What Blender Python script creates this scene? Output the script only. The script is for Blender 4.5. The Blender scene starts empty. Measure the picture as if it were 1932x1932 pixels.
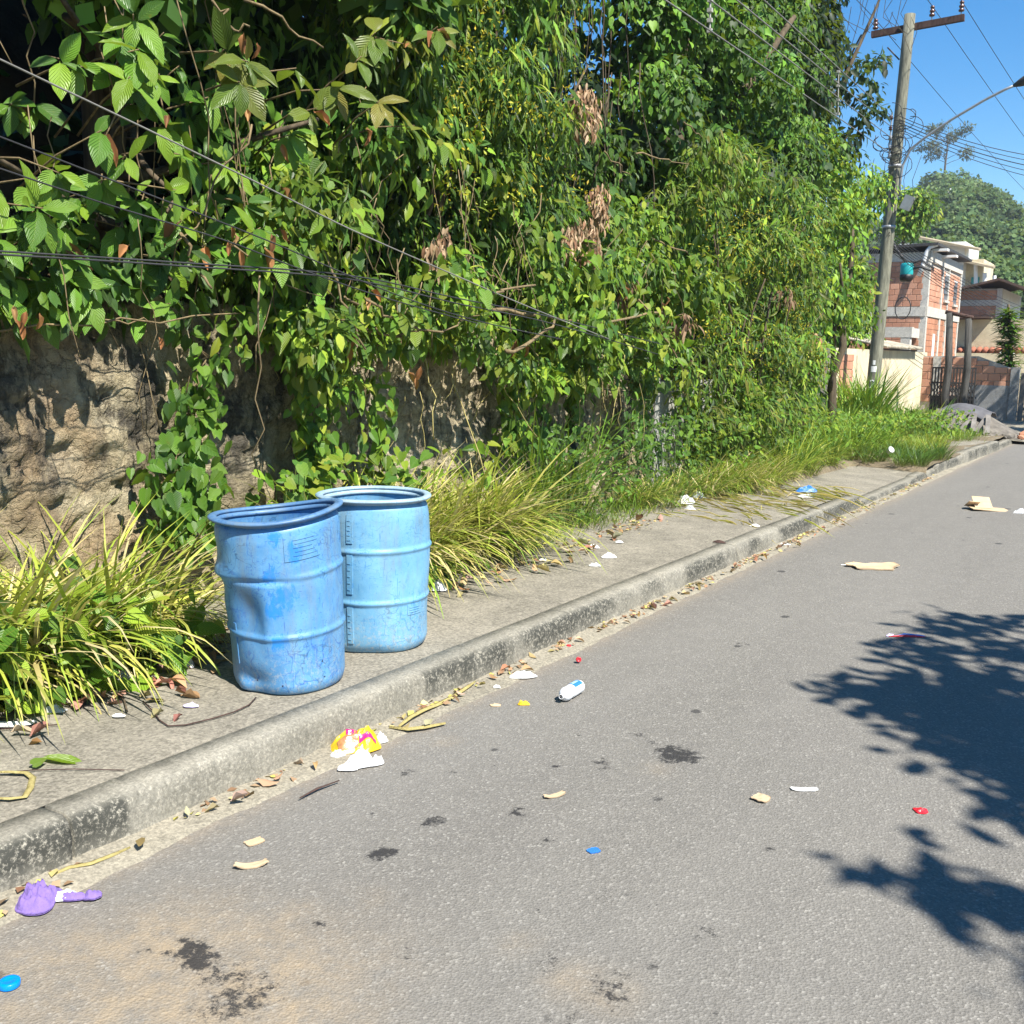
import bpy, bmesh, math, random
import numpy as np
from mathutils import Vector, Matrix, noise as mnoise

rad = math.radians
R = random.Random(7)
NR = np.random.default_rng(11)
SC = bpy.context.scene
COL = SC.collection

# ------------------------------------------------------------------ camera, sky, sun, exposure
CAM_H, CAM_YAW, CAM_PITCH, CAM_ROLL, CAM_F = 1.6, rad(32.6), rad(8.8), rad(1.0), 1937.0 / 1932.0
fw = Vector((-math.sin(CAM_YAW) * math.cos(CAM_PITCH), math.cos(CAM_YAW) * math.cos(CAM_PITCH), -math.sin(CAM_PITCH)))
rt = Vector((math.cos(CAM_YAW), math.sin(CAM_YAW), 0))
up = rt.cross(fw)
rt, up = rt * math.cos(CAM_ROLL) + up * math.sin(CAM_ROLL), -rt * math.sin(CAM_ROLL) + up * math.cos(CAM_ROLL)
cd = bpy.data.cameras.new('camera'); cam = bpy.data.objects.new('camera', cd); COL.objects.link(cam)
cd.sensor_width = 36; cd.lens = 36 * CAM_F; cd.clip_start = 0.05; cd.clip_end = 3000
m3 = Matrix((rt, up, -fw)).transposed()
cam.matrix_world = Matrix.Translation((0, 0, CAM_H)) @ m3.to_4x4()
SC.camera = cam

SUN_EL = rad(52)
SUN = Vector((0.93 * math.cos(SUN_EL), -0.36 * math.cos(SUN_EL), math.sin(SUN_EL))).normalized()
w = bpy.data.worlds.new('World'); SC.world = w; w.use_nodes = True
wn = w.node_tree; bg = wn.nodes['Background']
sky = wn.nodes.new('ShaderNodeTexSky'); sky.sky_type = 'NISHITA'; sky.sun_disc = False
sky.sun_elevation = SUN_EL; sky.sun_rotation = math.atan2(SUN.x, SUN.y)
sky.air_density = 1.0; sky.dust_density = 0.0; sky.ozone_density = 2.0; sky.altitude = 300
hs = wn.nodes.new('ShaderNodeHueSaturation'); hs.inputs['Saturation'].default_value = 1.45
wn.links.new(sky.outputs[0], hs.inputs['Color']); wn.links.new(hs.outputs[0], bg.inputs[0]); bg.inputs[1].default_value = 0.08
sl = bpy.data.lights.new('sun', 'SUN'); sl.energy = 5.0; sl.angle = rad(0.53); sl.color = (1.0, 0.95, 0.86)
so = bpy.data.objects.new('sun', sl); COL.objects.link(so); so.location = (10, -5, 30)
so.rotation_euler = SUN.to_track_quat('Z', 'Y').to_euler()
SC.view_settings.view_transform = 'Standard'; SC.view_settings.look = 'None'
SC.view_settings.exposure = 1.2; SC.view_settings.gamma = 1.0
SC.cycles.max_bounces = 6; SC.cycles.transparent_max_bounces = 6

# pixel helpers (1932-px picture coordinates) -> points on known planes
def ray(x, y): return fw + rt * ((x - 966) / 1937.0) - up * ((y - 966) / 1937.0)
def gnd(x, y, z=0.0):
    d = ray(x, y); return Vector((0, 0, CAM_H)) + d * ((z - CAM_H) / d.z)
def plx(x, y, X):
    d = ray(x, y); return Vector((0, 0, CAM_H)) + d * (X / d.x)
def ply(x, y, Y):
    d = ray(x, y); return Vector((0, 0, CAM_H)) + d * (Y / d.y)

# ------------------------------------------------------------------ materials
class NT:
    def __init__(s, name):
        s.m = bpy.data.materials.new(name); s.m.use_nodes = True
        s.t = s.m.node_tree; s.t.nodes.clear(); s.out = s.t.nodes.new('ShaderNodeOutputMaterial')
    def n(s, typ, ins=None, **kw):
        nd = s.t.nodes.new('ShaderNode' + typ)
        for k, v in kw.items(): setattr(nd, k, v)
        for k, v in (ins or {}).items():
            sock = nd.inputs[k]
            if isinstance(v, bpy.types.NodeSocket): s.t.links.new(v, sock)
            else:
                if sock.type == 'RGBA' and len(v) == 3: v = (*v, 1)
                sock.default_value = v
        return nd
    def noise(s, vec, scale, detail=4, rough=0.6, dist=0.0):
        return s.n('TexNoise', {'Vector': vec, 'Scale': scale, 'Detail': detail, 'Roughness': rough, 'Distortion': dist}).outputs['Fac']
    def ramp(s, fac, stops, interp='LINEAR'):
        nd = s.n('ValToRGB', {'Fac': fac}); cr = nd.color_ramp; cr.interpolation = interp
        while len(cr.elements) < len(stops): cr.elements.new(0.5)
        for e, (p, c) in zip(cr.elements, stops):
            e.position = p
            if isinstance(c, (int, float)): c = (c, c, c)
            e.color = (*c, 1)
        return nd.outputs['Color']
    def mix(s, fac, a, b, mode='MIX'):
        return s.n('MixRGB', {'Fac': fac, 'Color1': a, 'Color2': b}, blend_type=mode).outputs[0]
    def math(s, op, a, b=0.0, clamp=False):
        return s.n('Math', {0: a, 1: b}, operation=op, use_clamp=clamp).outputs[0]
    def attr(s, name, out='Fac'): return s.n('Attribute', attribute_name=name).outputs[out]
    def pos(s): return s.n('NewGeometry').outputs['Position']
    def obj(s): return s.n('TexCoord').outputs['Object']
    def bump(s, h, strength=0.5, dist=0.01, normal=None):
        ins = {'Height': h, 'Strength': strength, 'Distance': dist}
        if normal is not None: ins['Normal'] = normal
        return s.n('Bump', ins).outputs[0]
    def bsdf(s, color, rough=0.7, normal=None, spec=0.5, metal=0.0, **ins):
        d = {'Base Color': color, 'Roughness': rough, 'Metallic': metal, 'Specular IOR Level': spec}
        d.update({k.replace('_', ' '): v for k, v in ins.items()})
        if normal is not None: d['Normal'] = normal
        return s.n('BsdfPrincipled', d).outputs[0]
    def done(s, sh):
        s.t.links.new(sh, s.out.inputs['Surface']); return s.m

MT = {}
def simple(name, c, rough=0.7, var=0.25, scale=6.0, bump=0.2, bscale=40, spec=0.4, metal=0.0, dirt=None):
    t = NT(name); p = t.obj()
    c0 = tuple(x * (1 - var) for x in c); c1 = tuple(min(1, x * (1 + var)) for x in c)
    col = t.ramp(t.noise(p, scale, 6), [(0.3, c0), (0.7, c1)])
    if dirt:
        col = t.mix(t.ramp(t.noise(p, scale * 0.6, 8, 0.7, 0.5), [(0.48, 0.0), (0.66, 0.85)]), col, dirt)
    MT[name] = t.done(t.bsdf(col, rough, t.bump(t.noise(p, bscale, 5), bump, 0.01), spec, metal))
    return MT[name]

def leaf_mat(name, objcolor=False, trans=0.33, rough=0.38, veins=True, spec=0.42):
    t = NT(name)
    if objcolor: c = t.n('ObjectInfo').outputs['Color']
    else: c = t.attr('col', 'Color')
    uv = t.n('Attribute', attribute_name='luv').outputs['Vector']
    nor = None
    if veins:
        sp = t.n('SeparateXYZ', {0: uv})
        ax = t.math('ABSOLUTE', sp.outputs[0])
        mid = t.ramp(ax, [(0.0, 1.0), (0.07, 0.0)])
        ph = t.math('MULTIPLY', t.math('SUBTRACT', sp.outputs[1], t.math('MULTIPLY', ax, 0.38)), 62.0)
        wv = t.math('SINE', ph)
        vein = t.ramp(wv, [(0.75, 0.0), (1.0, 0.7)])
        v = t.math('MAXIMUM', mid, vein)
        c = t.mix(t.math('MULTIPLY', v, 0.35), c, (0.20, 0.30, 0.05))
        nor = t.bump(wv, 0.5, 0.004)
        blot = t.ramp(t.noise(t.pos(), 28, 3), [(0.62, 0.0), (0.76, 0.6)])
        c = t.mix(blot, c, (0.15, 0.16, 0.02))
    a = t.bsdf(c, rough, nor, spec)
    tc = t.mix(0.4, c, (0.32, 0.42, 0.02))
    b = t.n('BsdfTranslucent', {'Color': tc}).outputs[0]
    mx = t.n('MixShader', {0: trans, 1: a, 2: b}).outputs[0]
    MT[name] = t.done(mx)
leaf_mat('leaf'); leaf_mat('leaf_plain', veins=False, rough=0.5, spec=0.25); leaf_mat('leaf_object', objcolor=True)
leaf_mat('leaf_far', trans=0.3, rough=0.75, veins=False, spec=0.15)
leaf_mat('blade', trans=0.3, rough=0.5, veins=False)
leaf_mat('dry', trans=0.15, rough=0.8, veins=False)
leaf_mat('dry_object', objcolor=True, trans=0.12, rough=0.8, veins=False)

def bark(name, a, b, scale=14):
    t = NT(name); p = t.obj()
    mp = t.n('Mapping', {'Vector': p, 'Scale': (1, 1, 0.12)}).outputs[0]
    f = t.noise(mp, scale, 8, 0.7)
    c = t.ramp(f, [(0.3, a), (0.68, b)])
    MT[name] = t.done(t.bsdf(c, 0.85, t.bump(f, 0.7, 0.02), 0.2))
bark('bark', (0.035, 0.028, 0.018), (0.13, 0.10, 0.065)); bark('twig', (0.10, 0.07, 0.035), (0.26, 0.20, 0.11), 30)
bark('pole_wood', (0.065, 0.066, 0.05), (0.27, 0.265, 0.20), 26); bark('post_wood', (0.025, 0.025, 0.024), (0.10, 0.095, 0.085), 18)
bark('arm_wood', (0.035, 0.022, 0.018), (0.10, 0.06, 0.05), 20); bark('stalk', (0.25, 0.20, 0.07), (0.42, 0.36, 0.15), 30)

# asphalt
t = NT('asphalt'); p = t.pos()
g1 = t.n('TexVoronoi', {'Vector': p, 'Scale': 125.0}); g2 = t.noise(p, 260, 3, 0.7)
agg = t.ramp(g1.outputs['Color'], [(0.12, (.05, .048, .043)), (0.5, (.128, .12, .105)), (0.78, (.235, .222, .198)), (0.9, (.5, .48, .43))])
c = t.mix(0.6, t.ramp(t.noise(p, 1.4, 6), [(0.3, (0.142, 0.133, 0.116)), (0.7, (0.185, 0.174, 0.152))]), agg)
c = t.mix(0.5, c, t.ramp(g2, [(0.3, (.085, .08, .07)), (0.7, (.25, .235, .21))]))
mott = t.ramp(t.noise(p, 7, 8, 0.72), [(0.40, 0.0), (0.75, 0.35)])
c = t.mix(mott, c, (0.10, 0.095, 0.088))
lane = t.ramp(t.noise(t.n('Mapping', {'Vector': p, 'Scale': (1.0, 0.16, 1)}).outputs[0], 1.5, 6, 0.6), [(0.35, 0.0), (0.7, 0.3)])
c = t.mix(lane, c, (0.23, 0.218, 0.195))
vs = t.n('TexVoronoi', {'Vector': t.n('Mapping', {'Vector': p, 'Scale': (1.0, 0.8, 1)}).outputs[0], 'Scale': 4.2, 'Randomness': 1.0})
rs = t.n('SeparateColor', {0: vs.outputs['Color']}).outputs[0]
sp = t.math('SUBTRACT', t.math('MULTIPLY', t.math('POWER', rs, 3.0), 0.16), t.math('ADD', vs.outputs['Distance'], t.math('MULTIPLY', t.math('SUBTRACT', t.noise(p, 45, 7, 0.8), 0.5), 0.22)))
c = t.mix(t.ramp(sp, [(0.0, 0.0), (0.03, 0.8)]), c, (0.035, 0.034, 0.033))
st = t.attr('stain'); du = t.attr('dust')
sm = t.ramp(t.math('ADD', st, t.math('MULTIPLY', t.math('SUBTRACT', t.noise(p, 30, 9, 0.8), 0.5), 2.2)), [(0.58, 0.0), (0.78, 0.94)])
sm = t.math('MULTIPLY', sm, t.ramp(st, [(0.05, 0.0), (0.25, 1.0)]))
dm = t.math('MULTIPLY', t.ramp(t.noise(p, 13, 9, 0.75), [(0.30, 0.0), (0.68, 1.0)]), du, True)
c = t.mix(dm, c, (0.31, 0.24, 0.155)); c = t.mix(sm, c, (0.022, 0.021, 0.021))
h = t.math('ADD', g1.outputs['Distance'], t.math('MULTIPLY', g2, 0.6))
MT['asphalt'] = t.done(t.bsdf(c, 0.8, t.bump(h, 0.55, 0.006), 0.35))

def concrete(name, light, dark, lich=0.0, gscale=120):
    t = NT(name); p = t.pos()
    g = t.n('TexVoronoi', {'Vector': p, 'Scale': gscale}).outputs['Color']
    fine = t.ramp(g, [(0.1, dark), (0.75, light)])
    mid = t.ramp(t.noise(p, 3.2, 9, 0.72, 0.4), [(0.36, dark), (0.68, light)])
    c = t.mix(0.5, mid, fine)
    c = t.mix(t.ramp(t.noise(p, 70, 6, 0.75), [(0.42, 0.0), (0.70, 0.65)]), c, tuple(x * 0.42 for x in dark))
    if lich:
        v = t.math('MULTIPLY', t.attr('lich'), lich)
        lm = t.math('MULTIPLY', t.ramp(t.noise(p, 52, 9, 0.82), [(0.40, 0.0), (0.50, 1.0)]), t.ramp(t.noise(p, 1.7, 5), [(0.32, 0.25), (0.52, 1.0)]))
        c = t.mix(t.math('MULTIPLY', lm, v, True), c, (0.05, 0.05, 0.042))
    hh = t.math('ADD', t.noise(p, 90, 8, 0.75), t.math('MULTIPLY', t.noise(p, 9, 5), 1.2))
    MT[name] = t.done(t.bsdf(c, 0.88, t.bump(hh, 0.5, 0.012), 0.25))
concrete('sidewalk', (0.37, 0.335, 0.265), (0.125, 0.115, 0.092), 0, 95)
concrete('kerb', (0.44, 0.41, 0.335), (0.22, 0.205, 0.165), 1.0, 160)
concrete('gutter', (0.40, 0.36, 0.275), (0.17, 0.155, 0.12))
concrete('house_concrete', (0.66, 0.63, 0.56), (0.44, 0.42, 0.37), 0, 20)
concrete('grey_render', (0.34, 0.34, 0.33), (0.20, 0.20, 0.20), 0, 12)
concrete('wall_panel', (0.46, 0.45, 0.41), (0.22, 0.22, 0.20), 0, 40)
concrete('dirt', (0.25, 0.20, 0.13), (0.12, 0.095, 0.06), 0, 60)

# earth wall
t = NT('earth_wall'); p = t.pos()
c = t.ramp(t.noise(p, 2.0, 10, 0.7, 0.6), [(0.30, (0.36, 0.295, 0.185)), (0.48, (0.56, 0.47, 0.30)), (0.66, (0.66, 0.58, 0.41))])
c = t.mix(t.ramp(t.noise(p, 1.1, 6, 0.6), [(0.55, 0.0), (0.68, 0.6)]), c, (0.32, 0.19, 0.10))
blk = t.math('MULTIPLY', t.ramp(t.noise(t.n('Mapping', {'Vector': p, 'Scale': (1, 1, 0.35)}).outputs[0], 2.7, 9, 0.75), [(0.46, 0.0), (0.58, 0.9)]), t.ramp(t.n('SeparateXYZ', {0: p}).outputs[2], [(0.45, 0.15), (1.0, 1.0)]))
c = t.mix(blk, c, (0.06, 0.058, 0.055))
pw_ = t.n('VectorMath', {0: p, 1: t.n('VectorMath', {0: t.n('TexNoise', {'Vector': p, 'Scale': 7.0, 'Detail': 6.0, 'Roughness': 0.7}).outputs['Color'], 1: (0.16, 0.16, 0.16)}, operation='MULTIPLY').outputs[0]}, operation='ADD').outputs[0]
vo = t.n('TexVoronoi', {'Vector': t.n('Mapping', {'Vector': pw_, 'Scale': (1, 1, 1.6)}).outputs[0], 'Scale': 9.0}, feature='DISTANCE_TO_EDGE').outputs['Distance']
vf = t.n('TexVoronoi', {'Vector': pw_, 'Scale': 34.0}).outputs['Distance']
ck = t.ramp(vo, [(0.0, 1.0), (0.03, 0.0)])
c = t.mix(t.math('MULTIPLY', ck, t.ramp(t.noise(p, 5, 3), [(0.45, 0.0), (0.6, 0.75)])), c, (0.07, 0.05, 0.03))
c = t.mix(0.4, c, t.mix(t.ramp(t.noise(p, 38, 12, 0.8, 0.4), [(0.34, 0.0), (0.52, 1.0)]), (0.16, 0.125, 0.075), c))
hh = t.math('ADD', t.math('ADD', t.math('MULTIPLY', t.noise(p, 26, 14, 0.8), 0.9), t.math('MULTIPLY', vf, -0.35)), t.math('MULTIPLY', t.ramp(vo, [(0.0, 0.0), (0.07, 1.0)]), 0.30))
MT['earth_wall'] = t.done(t.bsdf(c, 0.95, t.bump(hh, 1.0, 0.05), 0.1))

# barrel plastic
def barrel_mat(name, a, b, deep, scuff, smear=None):
    t = NT(name); p = t.obj(); z = t.n('SeparateXYZ', {0: p}).outputs[2]
    c = t.ramp(t.noise(p, 3.2, 9, 0.68, 0.5), [(0.33, a), (0.66, b)])
    c = t.mix(t.ramp(t.noise(p, 7.5, 7, 0.72, 1.2), [(0.57, 0.0), (0.70, 0.75)]), c, deep)
    for rot, sc, th in (((0.7, 0.5, 0.5), (110, 110, 9), 0.70), ((1.1, 0.5, 0.8), (110, 12, 110), 0.70), ((0.7, 1.0, 0.9), (12, 120, 110), 0.70), ((0.9, 2.1, 0.4), (110, 110, 10), 0.70)):
        mp = t.n('Mapping', {'Vector': p, 'Rotation': rot, 'Scale': sc}).outputs[0]
        c = t.mix(t.ramp(t.noise(mp, 1.0, 2, 0.5), [(th - 0.03, 0.0), (th + 0.02, 0.7)]), c, deep)
    for k, (s_, w_, m_) in enumerate(((7, .014, 2.1), (12, .015, 3.3), (19, .018, 4.0))):
        q_ = t.n('Mapping', {'Vector': p, 'Location': (k * 3.1, k, 2.0 * k), 'Scale': (1, 1, 0.8 + .35 * k)}).outputs[0]
        ln_ = t.ramp(t.math('ABSOLUTE', t.math('SUBTRACT', t.noise(q_, s_, 2, 0.4, 0.6), 0.5)), [(0.0, 1.0), (w_, 0.0)])
        ln_ = t.math('MULTIPLY', ln_, t.ramp(t.noise(p, m_, 3), [(0.47, 0.0), (0.56, 0.85)]))
        c = t.mix(ln_, c, deep if k % 2 == 0 else tuple(x * .55 for x in a))
    if smear:
        for (sx, sy, sz, sr) in smear:
            d_ = t.n('VectorMath', {0: p, 1: (sx, sy, sz)}, operation='DISTANCE').outputs['Value']
            v_ = t.math('ADD', t.math('DIVIDE', d_, sr), t.math('MULTIPLY', t.math('SUBTRACT', t.noise(t.n('Mapping', {'Vector': p, 'Scale': (1.6, 1.6, .8)}).outputs[0], 16, 8, 0.75, 0.6), 0.5), 3.2))
            c = t.mix(t.ramp(v_, [(0.55, 0.85), (0.8, 0.0)]), c, (0.01, 0.17, 0.50))
    sc_ = t.math('MULTIPLY', t.ramp(t.noise(p, 60, 8, 0.8), [(0.5, 0.0), (0.62, 0.8)]), t.ramp(t.math('ADD', z, t.math('MULTIPLY', t.noise(p, 6, 3), 0.2)), [(0.14, scuff), (0.34, 0.08)]))
    c = t.mix(sc_, c, (0.40, 0.40, 0.36))
    mp = t.n('Mapping', {'Vector': p, 'Scale': (1, 1, 0.2)}).outputs[0]
    c = t.mix(t.math('MULTIPLY', t.ramp(t.noise(mp, 9, 7, 0.7), [(0.50, 0.0), (0.72, 0.6)]), 1.0), c, (0.16, 0.185, 0.175))
    MT[name] = t.done(t.bsdf(c, t.ramp(t.noise(p, 9, 5), [(0.3, 0.36), (0.7, 0.55)]), t.bump(t.noise(p, 30, 7, 0.7), 0.10, 0.006), 0.45))
barrel_mat('blue_plastic', (0.045, 0.17, 0.36), (0.125, 0.31, 0.52), (0.014, 0.10, 0.36), 0.7, [(-.02, -.27, .44, .085), (-.05, -.26, .37, .05), (-.06, -.27, .52, .06), (.03, -.27, .62, .06), (-.03, -.27, .24, .05), (-.05, -.27, .68, .05)])
barrel_mat('pale_blue_plastic', (0.095, 0.27, 0.44), (0.19, 0.40, 0.57), (0.05, 0.20, 0.42), 1.0)
barrel_mat('blue_rim', (0.05, 0.13, 0.27), (0.11, 0.22, 0.37), (0.03, 0.10, 0.25), 0.3)
barrel_mat('pale_rim', (0.22, 0.34, 0.42), (0.34, 0.45, 0.52), (0.12, 0.26, 0.38), 0.6)

simple('stem_green', (0.12, 0.17, 0.04), 0.6, 0.3, 9)
simple('brick', (0.42, 0.20, 0.12), 0.9, 0.3, 1.2, 0.4, 30, 0.15)
def rand_brick(name, a, b):
    t = NT(name); p = t.obj(); rnd = t.n('ObjectInfo').outputs['Random']
    c = t.ramp(rnd, [(0.0, a), (1.0, b)])
    c = t.mix(t.ramp(t.noise(t.pos(), 9, 6), [(0.4, 0.0), (0.8, 0.5)]), c, (0.5, 0.3, 0.2))
    MT[name] = t.done(t.bsdf(c, 0.9, t.bump(t.noise(p, 40, 5), 0.3, 0.01), 0.15))
rand_brick('brick_piece', (0.38, 0.175, 0.11), (0.54, 0.29, 0.195))
simple('mortar', (0.40, 0.36, 0.31), 0.95, 0.2, 3)
simple('cream_plaster', (0.62, 0.55, 0.38), 0.9, 0.12, 1.5, 0.3, 30, dirt=(0.40, 0.33, 0.22))
simple('white_paint', (0.72, 0.72, 0.70), 0.6, 0.06, 2); simple('roof_sheet', (0.40, 0.36, 0.28), 0.9, 0.3, 3)
simple('tan_roof', (0.33, 0.27, 0.18), 0.9, 0.2, 3); simple('roof_dark', (0.10, 0.065, 0.05), 0.9, 0.3, 4); simple('red_tile', (0.33, 0.12, 0.075), 0.9, 0.3, 4)
simple('dark_metal', (0.045, 0.042, 0.04), 0.6, 0.4, 8); simple('galv', (0.36, 0.37, 0.38), 0.5, 0.15, 8, metal=0.6)
simple('cable_grey', (0.17, 0.165, 0.15), 0.6, 0.2, 3); simple('cable', (0.03, 0.03, 0.032), 0.6, 0.3, 3); simple('cable_pale', (0.34, 0.33, 0.30), 0.6, 0.2, 3)
simple('porcelain', (0.10, 0.045, 0.035), 0.25, 0.2, 8, spec=0.6)
simple('teal_plastic', (0.02, 0.34, 0.36), 0.4, 0.15, 6); simple('black_plastic', (0.015, 0.015, 0.016), 0.5, 0.2, 6)
simple('glass_dark', (0.13, 0.17, 0.21), 0.15, 0.3, 2, 0.0, spec=0.7); simple('teal_glass', (0.03, 0.26, 0.25), 0.15, 0.3, 3, 0.0)
simple('white_plastic', (0.68, 0.68, 0.68), 0.4, 0.03, 8, 0.05); simple('white_paper', (0.66, 0.66, 0.64), 0.85, 0.05, 10, 0.2)
simple('kraft', (0.47, 0.35, 0.22), 0.9, 0.15, 14, 0.2); simple('purple_cloth', (0.19, 0.125, 0.36), 0.95, 0.14, 25, 0.5, 160)
simple('yellow_film', (0.58, 0.36, 0.01), 0.34, 0.15, 14, 0.3, 30, 0.6); simple('pink_print', (0.55, 0.02, 0.16), 0.35, 0.1, 10)
simple('brown_film', (0.36, 0.17, 0.07), 0.3, 0.5, 25, 0.3, 40, 0.6); simple('blue_print', (0.03, 0.16, 0.48), 0.4, 0.15, 18)
simple('sky_print', (0.35, 0.58, 0.75), 0.4, 0.2, 25); simple('red_plastic', (0.55, 0.02, 0.03), 0.35, 0.1, 8)
simple('blue_cap', (0.0, 0.20, 0.62), 0.3, 0.1, 8); simple('green_film', (0.03, 0.30, 0.16), 0.35, 0.2, 12); simple('lilac_film', (0.55, 0.48, 0.72), 0.5, 0.15, 12)
simple('dark_print', (0.02, 0.02, 0.04), 0.5, 0.1, 8); simple('yellow_peel', (0.62, 0.38, 0.01), 0.6, 0.3, 30)
simple('tarp', (0.10, 0.098, 0.105), 0.9, 0.3, 5, 0.5, 16); simple('old_plank', (0.18, 0.165, 0.15), 0.9, 0.35, 6, 0.4)
simple('rubble', (0.14, 0.125, 0.105), 0.95, 0.4, 5, 0.5); simple('soil', (0.05, 0.037, 0.022), 1.0, 0.5, 2, 0.8, 14, 0.05)
simple('forest_floor', (0.04, 0.055, 0.02), 1.0, 0.5, 0.05, 0.6, 3, 0.05)
t = NT('clear_film'); p = t.obj()
MT['clear_film'] = t.done(t.n('MixShader', {0: 0.45, 1: t.n('BsdfTransparent').outputs[0], 2: t.bsdf((0.7, 0.72, 0.74), 0.15, t.bump(t.noise(p, 40, 4), 0.5, 0.01), 0.8)}).outputs[0])

# ------------------------------------------------------------------ object helpers
def link(o, parent=None):
    COL.objects.link(o)
    if parent is not None: o.parent = parent
    return o
def tag(o, label=None, cat=None, group=None, kind=None):
    if label: o['label'] = label
    if cat: o['category'] = cat
    if group: o['group'] = group
    if kind: o['kind'] = kind
    return o
def empty(name, loc=(0, 0, 0), rz=0.0, label=None, cat=None, group=None, kind=None):
    o = bpy.data.objects.new(name, None); o.empty_display_size = 0.1
    o.location = loc; o.rotation_euler = (0, 0, rz)
    return tag(link(o), label, cat, group, kind)

class MB:
    def __init__(s): s.v, s.f = [], []
    def add(s, vs, fs):
        k = len(s.v); s.v += [tuple(a) for a in vs]; s.f += [tuple(i + k for i in f) for f in fs]; return s
    def box(s, c, d, rot=None):
        c = Vector(c); h = [x / 2 for x in d]
        vs = [Vector((sx * h[0], sy * h[1], sz * h[2])) for sz in (-1, 1) for sy in (-1, 1) for sx in (-1, 1)]
        if rot is not None: vs = [rot @ v for v in vs]
        return s.add([v + c for v in vs], [(0, 2, 3, 1), (4, 5, 7, 6), (0, 1, 5, 4), (2, 6, 7, 3), (0, 4, 6, 2), (1, 3, 7, 5)])
    def span(s, lo, hi):
        return s.box([(a + b) / 2 for a, b in zip(lo, hi)], [abs(b - a) for a, b in zip(lo, hi)])
    def tube(s, pts, rads, n=8, cap=True):
        pts = [Vector(p) for p in pts]
        if isinstance(rads, (int, float)): rads = [rads] * len(pts)
        k = len(s.v); ref = None
        for i, (p, r) in enumerate(zip(pts, rads)):
            d = (pts[min(i + 1, len(pts) - 1)] - pts[max(i - 1, 0)])
            d = d.normalized() if d.length > 1e-9 else Vector((0, 0, 1))
            if ref is None: ref = d.orthogonal().normalized()
            ref = (ref - d * ref.dot(d))
            ref = ref.normalized() if ref.length > 1e-6 else d.orthogonal().normalized()
            b = d.cross(ref)
            for j in range(n):
                a = 2 * math.pi * j / n
                s.v.append(tuple(p + (ref * math.cos(a) + b * math.sin(a)) * r))
        for i in range(len(pts) - 1):
            for j in range(n):
                j2 = (j + 1) % n
                s.f.append((k + i * n + j, k + i * n + j2, k + (i + 1) * n + j2, k + (i + 1) * n + j))
        if cap:
            s.f.append(tuple(k + j for j in range(n - 1, -1, -1)))
            s.f.append(tuple(k + (len(pts) - 1) * n + j for j in range(n)))
        return s
    def lathe(s, prof, n=24, c=(0, 0, 0)):
        k = len(s.v)
        for (r, z) in prof:
            for j in range(n):
                a = 2 * math.pi * j / n
                s.v.append((c[0] + r * math.cos(a), c[1] + r * math.sin(a), c[2] + z))
        for i in range(len(prof) - 1):
            for j in range(n):
                j2 = (j + 1) % n
                s.f.append((k + i * n + j, k + i * n + j2, k + (i + 1) * n + j2, k + (i + 1) * n + j))
        s.f.append(tuple(k + j for j in range(n - 1, -1, -1))); s.f.append(tuple(k + (len(prof) - 1) * n + j for j in range(n)))
        return s
    def build(s, name, mat, parent=None, smooth=False, loc=None, **tg):
        me = bpy.data.meshes.new(name); me.from_pydata(s.v, [], s.f); me.update()
        me.materials.append(MT[mat])
        if smooth: me.polygons.foreach_set('use_smooth', [True] * len(me.polygons))
        o = bpy.data.objects.new(name, me); link(o, parent)
        if loc is not None: o.location = loc
        return tag(o, **tg)

def recenter(o):
    """move a top-level mesh's origin to the middle of its base"""
    me = o.data; n = len(me.vertices); a = np.empty(n * 3, np.float32); me.vertices.foreach_get('co', a); a = a.reshape(-1, 3)
    c = (a.min(0) + a.max(0)) / 2; c[2] = a[:, 2].min()
    me.vertices.foreach_set('co', (a - c).ravel()); me.update()
    o.location = Vector(o.location) + Vector([float(x) for x in c]); return o

# ---- leaf templates: rows of (y, halfwidth); returns verts (x,y,z), uv, faces
def tmpl(rows, fold=0.25, droop=0.25, cols=1, wav=0.0):
    V, U, Fc = [], [], []
    n = 2 * cols + 1; idx = []
    for i, (y, hw) in enumerate(rows):
        r = []
        if hw == 0:
            V.append((0, y, -droop * y * y)); U.append((0, y)); r = [len(V) - 1] * n
        else:
            for j in range(-cols, cols + 1):
                x = hw * j / cols
                z = fold * abs(x) - droop * y * y + (wav * math.sin(i * 2.1 + j) * abs(j) / cols)
                V.append((x, y, z)); U.append((j / cols, y)); r.append(len(V) - 1)
        idx.append(r)
    for i in range(len(rows) - 1):
        for j in range(n - 1):
            q = [idx[i][j], idx[i][j + 1], idx[i + 1][j + 1], idx[i + 1][j]]
            q2 = []
            for a in q:
                if a not in q2: q2.append(a)
            if len(q2) > 2: Fc.append(tuple(q2))
    return np.array(V, float), np.array(U, float), Fc
T_BIG = tmpl([(0, 0), (0.08, 0.012), (0.16, 0.13), (0.34, 0.235), (0.58, 0.25), (0.8, 0.16), (1, 0)], 0.30, 0.22, 2, 0.012)
T_OVAL = tmpl([(0, 0), (0.28, 0.24), (0.62, 0.23), (1, 0)], 0.28, 0.2)
T_NARROW = tmpl([(0, 0), (0.3, 0.085), (0.65, 0.075), (1, 0)], 0.3, 0.25)
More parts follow.
